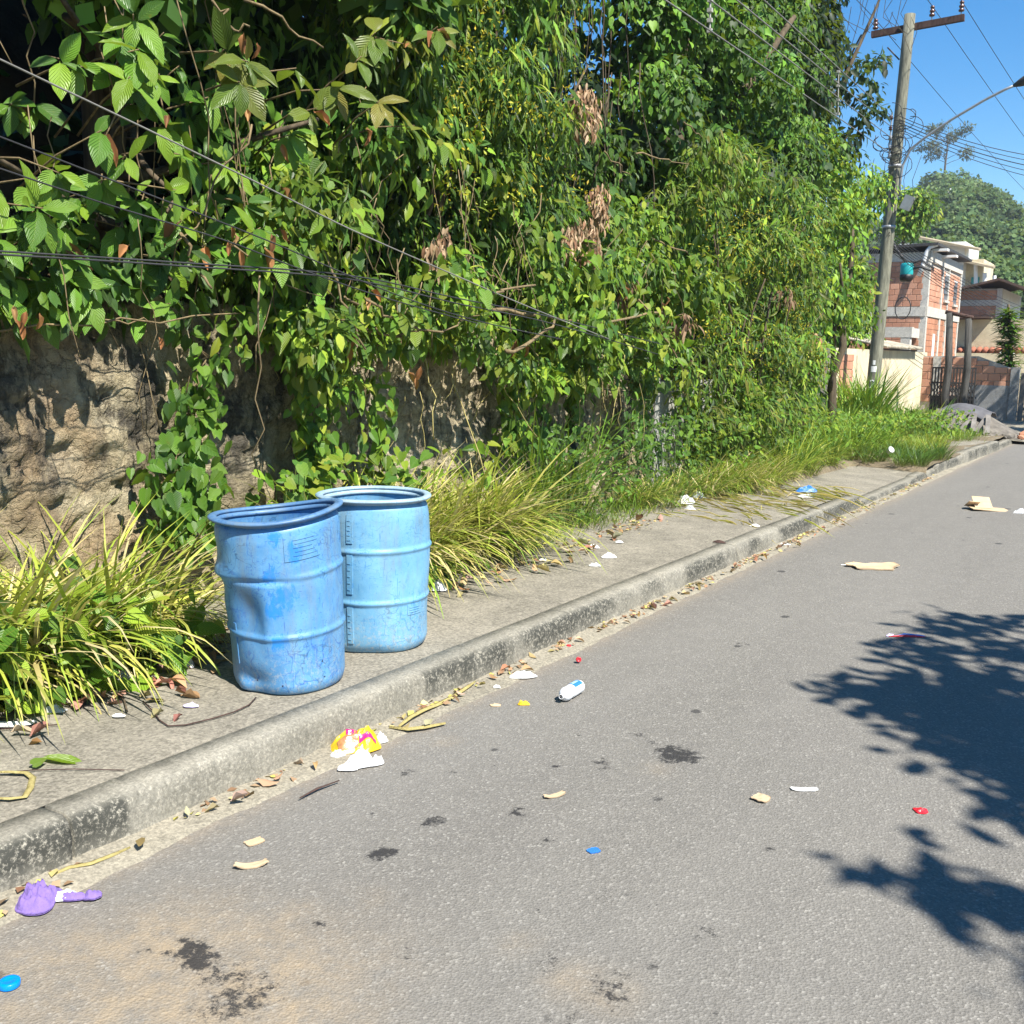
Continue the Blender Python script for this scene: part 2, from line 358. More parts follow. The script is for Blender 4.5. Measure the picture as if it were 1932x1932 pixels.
def heart():
    V = [(0, 0, 0), (-.2, -.12, .03), (-.42, .05, .06), (-.42, .36, .05), (-.22, .72, -.02), (0, 1, -.16), (.22, .72, -.02), (.42, .36, .05), (.42, .05, .06), (.2, -.12, .03), (0, .4, -.04)]
    Fc = [(0, 1, 2, 10), (10, 2, 3), (10, 3, 4), (10, 4, 5), (10, 5, 6), (10, 6, 7), (10, 7, 8), (0, 10, 8, 9)]
    V = np.array(V); return V, np.c_[V[:, 0] * 2.2, V[:, 1]], Fc
T_HEART = heart()
T_DIA = (np.array([(0, 0, 0), (.35, .5, .05), (0, 1, 0), (-.35, .5, .05)]), np.array([(0, 0), (1, .5), (0, 1), (-1, .5)]), [(0, 1, 2, 3)])
T_QUAD = tmpl([(0, 0), (0.5, 0.3), (1, 0)], 0.3, 0.1)

def unit(a): return a / np.maximum(np.linalg.norm(a, axis=1, keepdims=True), 1e-9)
def leaves(name, P, D, N, L, W, C, T, mat, parent=None, kind=None):
    V, U, Fc = T; n = len(P); k = len(V)
    D = unit(D); N = unit(N - D * (N * D).sum(1, keepdims=True)); S = np.cross(D, N)
    co = (P[:, None, :] + D[:, None, :] * (V[None, :, 1:2] * L[:, None, None]) + S[:, None, :] * (V[None, :, 0:1] * W[:, None, None])
          + N[:, None, :] * (V[None, :, 2:3] * L[:, None, None])).reshape(-1, 3)
    sizes = np.array([len(f) for f in Fc]); flat = np.array([i for f in Fc for i in f])
    li = (flat[None, :] + (np.arange(n) * k)[:, None]).ravel()
    ps = np.tile(sizes, n); starts = np.concatenate([[0], np.cumsum(ps)[:-1]])
    me = bpy.data.meshes.new(name)
    me.vertices.add(n * k); me.vertices.foreach_set('co', co.astype(np.float32).ravel())
    me.loops.add(len(li)); me.loops.foreach_set('vertex_index', li.astype(np.int32))
    me.polygons.add(len(ps)); me.polygons.foreach_set('loop_start', starts.astype(np.int32))
    me.update(calc_edges=True)
    me.polygons.foreach_set('use_smooth', np.ones(len(ps), bool))
    if C is not None:
        a = me.attributes.new('col', 'FLOAT_COLOR', 'POINT')
        a.data.foreach_set('color', np.repeat(np.c_[C, np.ones(n)], k, 0).astype(np.float32).ravel())
    b = me.attributes.new('luv', 'FLOAT_VECTOR', 'POINT')
    b.data.foreach_set('vector', np.tile(np.c_[U, np.zeros(k)], (n, 1)).astype(np.float32).ravel())
    me.materials.append(MT[mat])
    o = bpy.data.objects.new(name, me); link(o, parent); tag(o, kind=kind); return o

GREEN = [(0.070, 0.165, 0.018), (0.11, 0.235, 0.024), (0.055, 0.135, 0.024), (0.15, 0.275, 0.035)]
LIME = [(0.18, 0.30, 0.026), (0.23, 0.33, 0.03), (0.14, 0.26, 0.022), (0.27, 0.32, 0.035)]
DEEP = [(0.045, 0.11, 0.022), (0.06, 0.145, 0.024), (0.035, 0.085, 0.018), (0.09, 0.185, 0.03)]
OLIVE = [(0.12, 0.16, 0.022), (0.15, 0.17, 0.03), (0.09, 0.15, 0.02), (0.19, 0.17, 0.035)]
BROWN = [(0.26, 0.15, 0.08), (0.33, 0.21, 0.12), (0.20, 0.10, 0.055), (0.40, 0.28, 0.17)]
STRAW = [(0.52, 0.43, 0.17), (0.42, 0.39, 0.10), (0.58, 0.49, 0.26), (0.34, 0.36, 0.07)]
def pal(cols, n, jit=0.22):
    a = np.array(cols)[NR.integers(0, len(cols), n)]
    return np.clip(a * (1 + NR.normal(0, jit, (n, 1))), 0.01, 0.9)

def clump_pts(cl, dens, thick=0.35, front=(0.75, -0.35, 0.45), bias=0.55):
    """cl: list of (x,y,z,rx,ry,rz). Leaves on the shell of each clump."""
    P, Nn = [], []
    for (x, y, z, rx, ry, rz) in cl:
        n = max(4, int(dens * (rx * ry * rz) ** (2 / 3) * 9))
        u = unit(NR.normal(0, 1, (n, 3)) + np.array(front) * bias)
        s = 1 - thick * NR.random((n, 1)) ** 1.5
        P.append(np.array((x, y, z)) + u * s * np.array((rx, ry, rz)) * (1 + NR.normal(0, 0.06, (n, 1)))); Nn.append(u)
    clump_pts.tone = np.repeat([R.choice((.62, .8, .95, 1.1, 1.3)) for _ in P], [len(q) for q in P])[:, None]
    return np.vstack(P), np.vstack(Nn)
def clump_leaves(name, cl, dens, L, asp, cols, T, mat, parent, droop=0.8, thick=0.35, kind=None, bias=0.55, jit=0.22):
    P, u = clump_pts(cl, dens, thick, bias=bias)
    n = len(P)
    N = unit(u * 0.55 + np.array((0.38, -0.12, 0.55)) + NR.normal(0, 0.38, (n, 3)))
    D = np.array((0.1, 0, -droop)) + u * 0.45 + NR.normal(0, 0.45, (n, 3))
    ln = L * np.clip(NR.normal(0.95, 0.32, n), 0.35, 1.7)
    return leaves(name, P, D, N, ln, ln * asp, np.clip(pal(cols, n, jit) * clump_pts.tone, .008, .9), T, mat, parent, kind)

def blades(name, B, Dr, H, Wd, bend, C, parent=None, kind=None, mat='blade', rows=7, **tg):
    """grass blades: B base, Dr horizontal direction, H length, bend how far it arches over"""
    n = len(B); s = np.linspace(0, 1, rows)
    th = (0.15 + NR.random(n) * 0.25)[:, None] + bend[:, None] * s[None, :]   # lean angle from vertical along the blade
    ds = H[:, None] / (rows - 1)
    hz = np.cumsum(np.sin(th) * ds, 1) - np.sin(th[:, :1]) * ds; vz = np.cumsum(np.cos(th) * ds, 1) - np.cos(th[:, :1]) * ds
    Dr = unit(np.c_[Dr, np.zeros(n)]); S = np.c_[-Dr[:, 1], Dr[:, 0], np.zeros(n)]
    tw = NR.normal(0, 0.5, n); S2 = S * np.cos(tw)[:, None] + Dr * np.sin(tw)[:, None]
    ctr = B[:, None, :] + Dr[:, None, :] * hz[:, :, None]; ctr[:, :, 2] += vz
    wp = np.clip(np.minimum(s * 5 + 0.45, 1) * (1 - s ** 2.5) + 0.03, 0, 1)
    wv = Wd[:, None] * wp[None, :]
    a = ctr - S2[:, None, :] * wv[:, :, None] / 2; b = ctr + S2[:, None, :] * wv[:, :, None] / 2
    co = np.stack([a, b], 2).reshape(-1, 3)
    base = np.arange(n)[:, None] * rows * 2; r = np.arange(rows - 1)[None, :] * 2
    q = np.stack([base + r, base + r + 1, base + r + 3, base + r + 2], 2).reshape(-1, 4)
    me = bpy.data.meshes.new(name); me.vertices.add(len(co)); me.vertices.foreach_set('co', co.astype(np.float32).ravel())
    me.loops.add(q.size); me.loops.foreach_set('vertex_index', q.astype(np.int32).ravel())
    me.polygons.add(len(q)); me.polygons.foreach_set('loop_start', np.arange(0, q.size, 4, dtype=np.int32)); me.update(calc_edges=True)
    me.polygons.foreach_set('use_smooth', np.ones(len(q), bool))
    at = me.attributes.new('col', 'FLOAT_COLOR', 'POINT')
    dry = np.array((0.40, 0.31, 0.13)); fb = np.clip(1 - s * 2.2, 0, 1)[None, :, None] * 0.5
    cc = C[:, None, :] * (1 - fb) + dry * fb
    cc = np.repeat(np.concatenate([cc, np.ones((n, rows, 1))], 2), 2, 1)
    at.data.foreach_set('color', cc.astype(np.float32).ravel())
    me.materials.append(MT[mat]); o = bpy.data.objects.new(name, me); link(o, parent); tag(o, kind=kind, **tg); return o

def limb(mb, a, b, r0, r1, sag=0.0, wob=0.05, n=7, sides=7):
    a, b = Vector(a), Vector(b); pts = []
    for i in range(n):
        f = i / (n - 1); p = a.lerp(b, f); p.z -= sag * 4 * f * (1 - f)
        if 0 < i < n - 1: p += Vector((R.gauss(0, wob), R.gauss(0, wob), R.gauss(0, wob * 0.6)))
        pts.append(p)
    mb.tube(pts, [r0 + (r1 - r0) * i / (n - 1) for i in range(n)], sides); return pts

# ================================================================== THE SETTING
def fbm(x, y, z, o=4): return mnoise.fractal(Vector((x, y, z)), 0.7, 2.1, o)
def grid_mesh(name, xs, ys, zf, mat, attrs=None, kind='structure', parent=None, smooth=True):
    nx, ny = len(xs), len(ys)
    X, Y = np.meshgrid(xs, ys); co = np.zeros((ny, nx, 3)); co[..., 0] = X; co[..., 1] = Y
    for j in range(ny):
        for i in range(nx): co[j, i] = zf(X[j, i], Y[j, i])
    idx = np.arange(nx * ny).reshape(ny, nx)
    q = np.stack([idx[:-1, :-1], idx[:-1, 1:], idx[1:, 1:], idx[1:, :-1]], 2).reshape(-1, 4)
    me = bpy.data.meshes.new(name); me.from_pydata(co.reshape(-1, 3).tolist(), [], q.tolist()); me.update()
    for an, fn in (attrs or {}).items():
        a = me.attributes.new(an, 'FLOAT', 'POINT'); f = co.reshape(-1, 3)
        a.data.foreach_set('value', fn(f).astype(np.float32))
    me.materials.append(MT[mat])
    if smooth: me.polygons.foreach_set('use_smooth', [True] * len(q))
    o = bpy.data.objects.new(name, me); link(o, parent); tag(o, kind=kind); return o

# --- ground, road
g = MB(); g.add([(-420, -420, -0.08), (420, -420, -0.08), (420, 420, -0.08), (-420, 420, -0.08)], [(0, 1, 2, 3)]); g.build('ground', 'dirt', kind='structure')
STAINS = [(720, 1610, .045, 1), (735, 1604, .03, 1), (1262, 1415, .07, .75), (1290, 1425, .09, .7), (1225, 1400, .045, .6), (1180, 1360, .05, .5), (1205, 1385, .05, .6), (1275, 1425, .10, .8), (1310, 1432, .06, .7), (1450, 1600, .04, .6), (640, 1560, .03, .7), (900, 1650, .03, .6), (1000, 1720, .04, .6), (1330, 1760, .05, .6), (760, 1800, .05, .5), (768, 1457, .045, .7), (850, 1459, .05, .55), (862, 1462, .03, .5),
          (815, 1550, .05, .8), (822, 1520, .02, .7), (977, 1533, .035, .95), (1036, 1588, .03, .9), (1135, 1437, .045, .7), (1137, 1451, .03, .7), (937, 1442, .02, .9), (1050, 1447, .02, .8), (1115, 1430, .02, .7), (360, 1792, .05, .9), (378, 1815, .06, .8), (350, 1775, .03, .8),
          (282, 1797, .03, .8), (420, 1845, .10, .55), (455, 1885, .13, .6), (400, 1900, .12, .5), (480, 1840, .06, .5), (266, 1890, .03, .6), (240, 1745, .04, .5), (600, 1745, .035, .7), (1110, 1670, .08, .4), (1150, 1690, .10, .45), (1185, 1590, .04, .5), (1040, 1815, .09, .5), (1150, 1870, .11, .55),
          (1060, 1930, .10, .45), (1300, 1640, .05, .35), (1355, 1640, .05, .35), (1500, 1680, .05, .45), (1440, 1670, .03, .7), (1525, 1575, .06, .4), (1580, 1585, .06, .35), (1560, 1620, .08, .3), (1400, 1215, .07, .55), (1385, 1225, .06, .45), (1345, 1280, .05, .3), (1350, 1300, .08, .25), (1700, 1240, .04, .2), (1235, 1720, .09, .35), (1490, 1480, .05, .35), (950, 1520, .03, .5), (1560, 1880, .1, .2)]
DUST = [(300, 1790, .20, .8), (250, 1840, .2, .6), (470, 1880, .26, .75), (300, 1925, .3, .8), (520, 1925, .2, .7), (120, 1800, .14, .6), (60, 1820, .15, .5), (560, 1720, .05, .6), (1080, 1850, .06, .5), (980, 1780, .04, .35), (490, 1760, .1, .6), (1150, 1880, .07, .4), (840, 1400, .05, .3), (700, 1700, .06, .25), (20, 1900, .14, .5), (1240, 1450, .05, .25)]
def spots(lst):
    pts = [(gnd(a, b), r, s) for a, b, r, s in lst]
    def f(c):
        v = np.zeros(len(c))
        for p, r, s in pts:
            d2 = ((c[:, 0] - p.x) / r) ** 2 + ((c[:, 1] - p.y) / (r * 1.25)) ** 2
            v = np.maximum(v, s * 1.25 * np.exp(-d2 * 0.9))
        return v
    return f
def dustf(c):
    v = spots(DUST)(c); e = np.exp(-np.maximum(0, c[:, 0] + 2.60) / 0.05) * 0.55
    return np.maximum(v, e)
xs = np.concatenate([np.arange(-2.78, 0.7, 0.04), np.arange(0.8, 4.3, 0.5)])
ys = np.concatenate([np.arange(-12, 0.8, 0.8), np.arange(0.9, 8.6, 0.045), np.arange(8.7, 14, 0.2), np.arange(14, 75, 2.0)])
grid_mesh('road', xs, ys, lambda x, y: (x, y, 0.0), 'asphalt', {'stain': spots(STAINS), 'dust': dustf})

# --- gutter strip with a ragged edge
def gut(x, y):
    f = (x + 2.80) / 0.2
    xo = -2.585 - (0.045 if y > 4 else 0.0) * min(1, (y - 4) / 3) + 0.03 * fbm(0, y * 1.6, 3.1) + 0.015 * fbm(2, y * 9, 1)
    return (-2.76 + f * (xo + 2.76), y, (0.0045 if f < .9 else -0.003) + 0.014 * (1 - f) ** 2)
grid_mesh('gutter', np.linspace(-2.80, -2.60, 6), np.concatenate([np.arange(-6, 13, 0.05), np.arange(13, 24, 0.3)]), gut, 'gutter')

# --- kerb: a row of stones
kerb = empty('kerb', (-2.8, 0, 0), kind='structure')
prof = [(-2.742, -0.05), (-2.748, 0.03), (-2.753, 0.09), (-2.760, 0.132), (-2.773, 0.147), (-2.80, 0.153), (-2.90, 0.154), (-2.905, 0.05)]
def kerb_x(y): return 0.0 if y < 16 else 0.13 * min(1, (y - 16) / 4)
def kerb_stone(y0, y1, top=1.0):
    n = max(4, int((y1 - y0) / 0.03)); vs, lich = [], []; ox, oz = R.uniform(-.006, .006), R.uniform(-.004, .003)
    for i in range(n + 1):
        y = y0 + (y1 - y0) * i / n
        for k, (x, z) in enumerate(prof):
            j = 0.010 * fbm(x * 3, y * 4, z * 3) + 0.008 * fbm(x * 9, y * 21, z * 15) + ox
            ch = max(0, fbm(7, y * 6.5, 2) - .25) * .05 if 2 < k < 6 else 0; j -= ch
            tz = top * (1 if z > 0 else 1)
            vs.append((x + j + kerb_x(y) + 2.8, y, z * tz + (0.6 * j + oz - .5 * ch if z > 0.1 else 0)))
            u = (0.2, 0.8, 1.1, 1.1, 0.8, 0.3, 0.12, 0)[k]
            zone = 1.0 if (y < 2.0 or y > 3.6) else 0.45
            lich.append(u * zone)
    m = len(prof); fs = [(i * m + k, (i + 1) * m + k, (i + 1) * m + k + 1, i * m + k + 1) for i in range(n) for k in range(m - 1)]
    fs += [tuple(range(m)), tuple(n * m + k for k in range(m - 1, -1, -1))]
    mb = MB(); mb.add(vs, fs); o = mb.build('kerb_stone', 'kerb', kerb, smooth=True)
    a = o.data.attributes.new('lich', 'FLOAT', 'POINT'); a.data.foreach_set('value', lich)
for y0, y1, tp in [(-6, -1.1, 1), (-1.1, 1.8, 1), (1.8, 4.95, 1), (4.95, 7.6, 1), (7.6, 8.75, 1), (8.75, 10.0, 1.0), (10.0, 11.3, 0.92), (11.3, 12.6, 0.45), (12.6, 14.2, 0.42), (14.2, 15.4, 0.6), (15.4, 17.3, .9), (17.35, 18.4, 1.1), (18.45, 19.4, 1.15), (19.45, 20.6, 1.05), (20.65, 22.4, .6)]:
    kerb_stone(y0 + 0.006, y1 - 0.006, tp)

# --- sidewalk
def sw(x, y):
    z = 0.150 + 0.006 * fbm(x * 1.3, y * 1.3, 0) + 0.002 * fbm(x * 9, y * 9, 4)
    if x > -2.93: z = min(z, 0.148)
    if y > 10.6: z -= 0.085 * min(1, (y - 10.6) / 1.0) * max(0, min(1, (x + 4.4) / 1.5)) * (1 if y < 14.5 else max(0, 1 - (y - 14.5)))
    return (x + (kerb_x(y) if x > -3.2 else 0), y, z)
grid_mesh('sidewalk', np.concatenate([[-2.9055], np.arange(-2.94, -4.9, -0.09)]), np.concatenate([np.arange(-6, 12, 0.09), np.arange(12, 22.5, 0.3)]), sw, 'sidewalk')
ap = grid_mesh('driveway', np.linspace(-6.3, -1.9, 12), np.linspace(22.3, 29.5, 14), lambda x, y: (x, y, 0.09 + 0.015 * fbm(x, y, 0) - 0.07 * max(0, (x + 3.0) / 1.1)), 'gutter')
for p in ap.data.polygons: pass

# --- soil bank behind the retaining wall and the forested hill far behind
def bank(x, y):
    d = (-x - 4.9); s = 1.0 if y < 13 else max(0.0, 1 - (y - 13) / 6.5)
    z = 0.02 + s * (1.62 + min(d, 3.2) * 1.0 + max(0, d - 3.2) * 0.45) * min(1, 0.05 + d * 8) + 0.18 * fbm(x * 0.8, y * 0.8, 1)
    return (x, y, z)
grid_mesh('earth_bank', np.concatenate([[-4.96, -5.0, -5.1], np.arange(-5.4, -16, -0.5)]), np.arange(-8, 22.6, 0.5), bank, 'soil')
HILL_D = 240.0
def hill_h(x, y):
    d = math.hypot(x, y)
    r = max(0.0, (d - 62) / (HILL_D - 62)); r = min(r, 1.0)
    az = math.degrees(math.atan2(x, y))
    crest = 30.0 + 3.2 * math.sin(az * 0.5 + 0.6) + 2.4 * math.sin(az * 1.15 + 1.0)
    if az < -12: crest -= (-12 - az) * 1.1
    return (r ** 1.15) * max(crest, 8) + (1.4 * fbm(x * 0.02, y * 0.02, 2) if r > 0 else 0) - 0.5
azs = np.radians(np.arange(-70, 60, 2.5)); ds = np.array([60, 70, 85, 105, 130, 155, 180, 205, 225, 240, 262, 300])
hv = [(d * math.sin(a), d * math.cos(a), hill_h(d * math.sin(a), d * math.cos(a)) - max(0, d - 240) * 0.15) for a in azs for d in ds]
hf = [(i * len(ds) + k, i * len(ds) + k + 1, (i + 1) * len(ds) + k + 1, (i + 1) * len(ds) + k) for i in range(len(azs) - 1) for k in range(len(ds) - 1)]
mb = MB(); mb.add(hv, hf); mb.build('hill', 'forest_floor', smooth=True, kind='structure')

# ================================================================== retaining walls
def wall_pt(y, z):
    x = -4.72 if y < 7.05 else (-4.86 if y < 8.6 else -4.80)
    n = fbm(0.3, y * 2.2, z * 2.2, 5) * 0.07 + fbm(5, y * 8, z * 11, 5) * 0.032
    cr = max(0, 0.5 - abs(fbm(9, y * 4.5, z * 6.0, 3)) * 6) * -0.03
    return x + n + cr - 0.05 * (z - 0.8)
ws = empty('retaining_wall', (-4.75, 4.5, 0.1), label='rough crumbling earth-coloured retaining wall behind the blue barrels', cat='wall')
def wall_seg(name, y0, y1, ztop, mat='earth_wall'):
    ysw = np.arange(y0, y1 + 1e-6, 0.03); zs = np.arange(0.05, ztop + 1e-6, 0.03)
    V = []; nz = len(zs)
    for y in ysw:
        for z in zs: V.append((wall_pt(y, z) + 4.75, y - 4.5, z - 0.1 + (0.08 * fbm(1, y * 3, 0) if z > ztop - 0.05 else 0)))
    Fc = [(i * nz + k, (i + 1) * nz + k, (i + 1) * nz + k + 1, i * nz + k + 1) for i in range(len(ysw) - 1) for k in range(nz - 1)]
    b = len(V)
    for y in ysw: V.append((-0.32, y - 4.5, ztop - 0.1))     # top going back into the bank
    Fc += [(i * nz + nz - 1, (i + 1) * nz + nz - 1, b + i + 1, b + i) for i in range(len(ysw) - 1)]
    k0 = len(V); V += [(-0.32, y0 - 4.5, -0.05), (-0.32, y1 - 4.5, -0.05)]
    last = (len(ysw) - 1) * nz
    Fc += [tuple([last + k for k in range(nz)] + [b + len(ysw) - 1, k0 + 1])]
    mb = MB(); mb.add(V, Fc); return mb.build(name, mat, ws, smooth=True)
wall_seg('earth_face', -4.0, 7.04, 1.86)
wall_seg('stepped_back_face', 7.06, 8.58, 1.75)
wall_seg('end_face', 8.6, 10.3, 1.6)
pw = empty('panel_wall', (-4.85, 12.5, 0.1), label='low whitewashed concrete panel wall under the climbing shrubs', cat='wall')
for i in range(5):
    mb = MB(); y0 = 10.35 + i * 1.0
    mb.box((0.02 * R.random(), y0 + 0.49 - 12.5, 0.62), (0.07, 0.97, 1.2), Matrix.Rotation(R.uniform(-.03, .03), 3, 'Y')); mb.build('wall_panel', 'wall_panel', pw)
    mb = MB(); mb.box((0.03, y0 - 12.5, 0.68), (0.13, 0.11, 1.35)); mb.build('panel_post', 'wall_panel', pw)

# ================================================================== blue barrels
def dent(x, y, z):
    return x, y, z
def barrel(name, loc, rz, r, h, body_mat, rim_mat, dentf, label, extras):
    e = empty(name, loc, rz, label, 'barrel', 'blue plastic drums on the sidewalk')
    N = 96
    prof = [(0.0, 0.012), (r * .80, 0.010), (r * .90, 0.0), (r * .955, 0.012), (r * .985, 0.04)]
    nz = 92
    for i in range(1, nz):
        z = 0.04 + (h - 0.085) * i / nz
        f = z / h; rr = r * (0.985 + 0.015 * math.sin(math.pi * f))
        for zc in (0.335 * h, 0.665 * h):
            d = abs(z - zc)
            if d < 0.016: rr += 0.0085 * math.cos(d / 0.016 * math.pi / 2) ** 1.3
        if f > .86: rr -= r * 0.055 * ((f - .86) / .14) ** 1.5
        prof.append((rr, z))
    prof += [(r * .925, h - 0.03), (r * .905, h - 0.03)]
    inner = [(q[0] - 0.012, max(q[1], 0.03)) for q in reversed(prof[4:-2])]
    prof += inner + [(0.0, 0.03)]
    def ring(pr, closed=False):
        mb = MB(); k = len(pr); V = []
        for (rr, z) in pr:
            for j in range(N):
                a = 2 * math.pi * j / N
                V.append(dentf(rr * math.sin(a), -rr * math.cos(a), z))
        Fc = [(i * N + j, i * N + (j + 1) % N, (i + 1) * N + (j + 1) % N, (i + 1) * N + j) for i in range(k - 1) for j in range(N)]
        if closed: Fc += [((k - 1) * N + j, (k - 1) * N + (j + 1) % N, (j + 1) % N, j) for j in range(N)]
        mb.add(V, Fc); return mb
    ring(prof).build('body', body_mat, e, smooth=True)
    rp = []
    for i in range(14):     # rolled rim: a flattened ring with an inner step
        a = 2 * math.pi * i / 14
        rp.append((r * 0.985 + 0.019 * math.cos(a), h - 0.011 + 0.0105 * math.sin(a)))
    ring(rp, True).build('rim', rim_mat, e, smooth=True)
    rp = [(r * .905, h - 0.04), (r * .925, h - 0.032), (r * .97, h - 0.02), (r * .955, h - 0.014), (r * .90, h - 0.028), (r * .895, h - 0.04)]
    ring(rp, True).build('inner_lip', rim_mat, e, smooth=True)
    def patch(nm, a0, a1, z0, z1, proud, m, na=10, nzz=6, tilt=0.0, parent=None):
        mb = MB(); V = []
        for q, pr in ((0, proud), (1, -0.002)):
            for i in range(nzz + 1):
                for j in range(na + 1):
                    a = a0 + (a1 - a0) * j / na; z = z0 + (z1 - z0) * i / nzz + tilt * (j / na - .5)
                    f = z / h; rr = r * (0.985 + 0.015 * math.sin(math.pi * f)) - (r * 0.055 * ((f - .86) / .14) ** 1.5 if f > .86 else 0) + pr
                    V.append(dentf(rr * math.sin(a), -rr * math.cos(a), z))
        m_ = na + 1; K = (nzz + 1) * m_
        Fc = [(i * m_ + j, i * m_ + j + 1, (i + 1) * m_ + j + 1, (i + 1) * m_ + j) for i in range(nzz) for j in range(na)]
        bd = [j for j in range(m_)] + [i * m_ + na for i in range(1, nzz + 1)] + [nzz * m_ + j for j in range(na - 1, -1, -1)] + [i * m_ for i in range(nzz - 1, 0, -1)]
        Fc += [(bd[i], bd[i - 1], bd[i - 1] + K, bd[i] + K) for i in range(len(bd))]
        mb.add(V, Fc); return mb.build(nm, m, parent or e)
    extras(patch, e)
    return e
to_cam = math.atan2(0.70, 0.715)

HL = 0.765
def dent_left(x, y, z):
    f = z / HL; a = math.atan2(x, -y); rr = math.hypot(x, y)
    g = lambda a0, z0, sa, sz: math.exp(-((a - a0) / sa) ** 2 - ((z - z0) / sz) ** 2)
    k = 0.0
    k -= 0.036 * g(-0.62, 0.36, 0.30, 0.10)                 # big push-in on the left front
    k += 0.014 * g(-0.25, 0.33, 0.12, 0.13)                  # its raised lip
    k += 0.016 * g(-1.45, 0.525, 0.55, 0.028)                # crease bulging at the left edge
    k -= 0.012 * g(-1.5, 0.44, 0.5, 0.05)
    k -= 0.006 * g(-1.5, 0.62, 0.6, 0.05)
    k -= 0.022 * g(-0.35, 0.505, 0.55, 0.012)                # folded crease line
    k -= 0.022 * g(-1.3, 0.22, 0.6, 0.22)
    k += 0.02 * g(-0.9, 0.02, 0.18, 0.03)
    k -= 0.028 * g(-0.6, 0.05, 0.35, 0.06)
    k -= 0.010 * g(0.9, 0.6, 0.4, 0.12)
    s = (rr + k) / max(rr, 1e-6) if rr > 0.15 else 1
    x, y = x * s, y * s
    sq = 1 - 0.07 * (1 - f)                                   # narrower at the bottom
    x *= sq * (1 + 0.02 * f)
    y *= 1 - 0.07 * f                                         # squeezed mouth
    x -= 0.045 * f
    return (x, y, z + f * 0.10 * x - (0.012 * math.cos(2 * a) * f))
def ex_left(patch, e):
    pl = patch('label_plate', 0.10, 0.72, 0.585, 0.690, 0.0035, 'blue_plastic')
    for k, z in enumerate((0.605, 0.622, 0.639, 0.656, 0.672)):
        patch('embossed_line', 0.24 + 0.03 * (k % 2), 0.66 - 0.05 * (k % 3), z, z + 0.004, 0.006, 'blue_plastic', 6, 1, parent=pl)
    patch('embossed_strip', -1.05, -0.98, 0.12, 0.30, 0.003, 'blue_plastic', 2, 6)
    for a, z in ((-0.62, 0.055), (-0.10, 0.045), (0.66, 0.06), (0.62, 0.13)): patch('hole', a, a + 0.022, z, z + 0.006, 0.0012, 'dark_print', 2, 1)
    patch('torn_crack', -0.40, -0.10, 0.502, 0.506, 0.003, 'dark_print', 8, 1)
    patch('torn_crack', -0.52, -0.38, 0.500, 0.502, 0.0025, 'dark_print', 6, 1)
bl = gnd(546, 1282, 0.15)
barrel('plastic_barrel', (bl.x - 0.015, bl.y + 0.015, 0.152), to_cam, 0.268, HL, 'blue_plastic', 'blue_rim', dent_left, 'dented darker blue plastic barrel with crooked rim and embossed label plate', ex_left)

HR = 0.755
def dent_right(x, y, z):
    a = math.atan2(x, -y); rr = math.hypot(x, y)
    k = 0.004 * math.sin(3 * a + z * 7) + 0.003 * math.sin(5 * a - z * 11)
    k -= 0.015 * math.exp(-((a + 0.1) / 0.5) ** 2 - ((z - 0.0) / 0.05) ** 2)
    s = (rr + k) / max(rr, 1e-6) if rr > 0.15 else 1
    return (x * s, y * s, z)
def ex_right(patch, e):
    for z0, z1 in ((0.545, 0.685), (0.30, 0.49), (0.055, 0.235)):
        pl = patch('embossed_strip', -0.62, -0.51, z0, z1, 0.0045, 'pale_blue_plastic', 3, 8)
        for k in range(5): patch('embossed_mark', -0.60, -0.55, z0 + (k + .6) * (z1 - z0) / 6, z0 + (k + .6) * (z1 - z0) / 6 + 0.005, 0.0065, 'pale_blue_plastic', 2, 1, parent=pl)
    pl = patch('embossed_plate', 0.50, 0.86, 0.185, 0.235, 0.003, 'pale_blue_plastic')
    for z in (0.197, 0.208, 0.219): patch('embossed_mark', 0.54, 0.8, z, z + .004, 0.0055, 'pale_blue_plastic', 4, 1, parent=pl)
br = gnd(707, 1209, 0.15)
barrel('plastic_barrel', (br.x, br.y, 0.152), to_cam + 0.05, 0.270, HR, 'pale_blue_plastic', 'pale_rim', dent_right, 'upright pale blue plastic barrel with grey rim, undented', ex_right)

# ================================================================== VEGETATION ON THE WALL
def cW(n, x, y, z, r, flat=1.0):
    out = []
    for _ in range(n):
        rr = R.uniform(*r); out.append((R.uniform(*x), R.uniform(*y), R.uniform(*z), rr * R.uniform(.8, 1.15), rr * R.uniform(.85, 1.25), rr * R.uniform(.8, 1.2) * flat))
    return out
def cP(lst, X, r):
    out = []
    for (a, b) in lst:
        p = plx(a, b, X + R.uniform(-.12, .12)); rr = r * R.uniform(.8, 1.2); out.append((p.x, p.y, p.z, rr, rr, rr))
    return out
def px_of(c):
    v = Vector(c) - Vector((0, 0, CAM_H)); z = v.dot(fw); return 966 + 1937 * v.dot(rt) / z, 966 - 1937 * v.dot(up) / z
def drop(cl, *boxes):
    out = []
    for c in cl:
        a, b = px_of(c[:3])
        if not any(x0 < a < x1 and y0 < b < y1 for x0, x1, y0, y1 in boxes): out.append(c)
    return out
def twigs(parent, lst, mat='twig'):
    for (a, b, X0, c, d, X1, r0, r1) in lst:
        mb = MB(); p, q = plx(a, b, X0), plx(c, d, X1); o = p.copy(); limb(mb, Vector(), q - o, r0, r1, R.uniform(-.02, .05), 0.02, 8, 6); mb.build('branch', mat, parent, True, loc=o - Vector(parent.location))
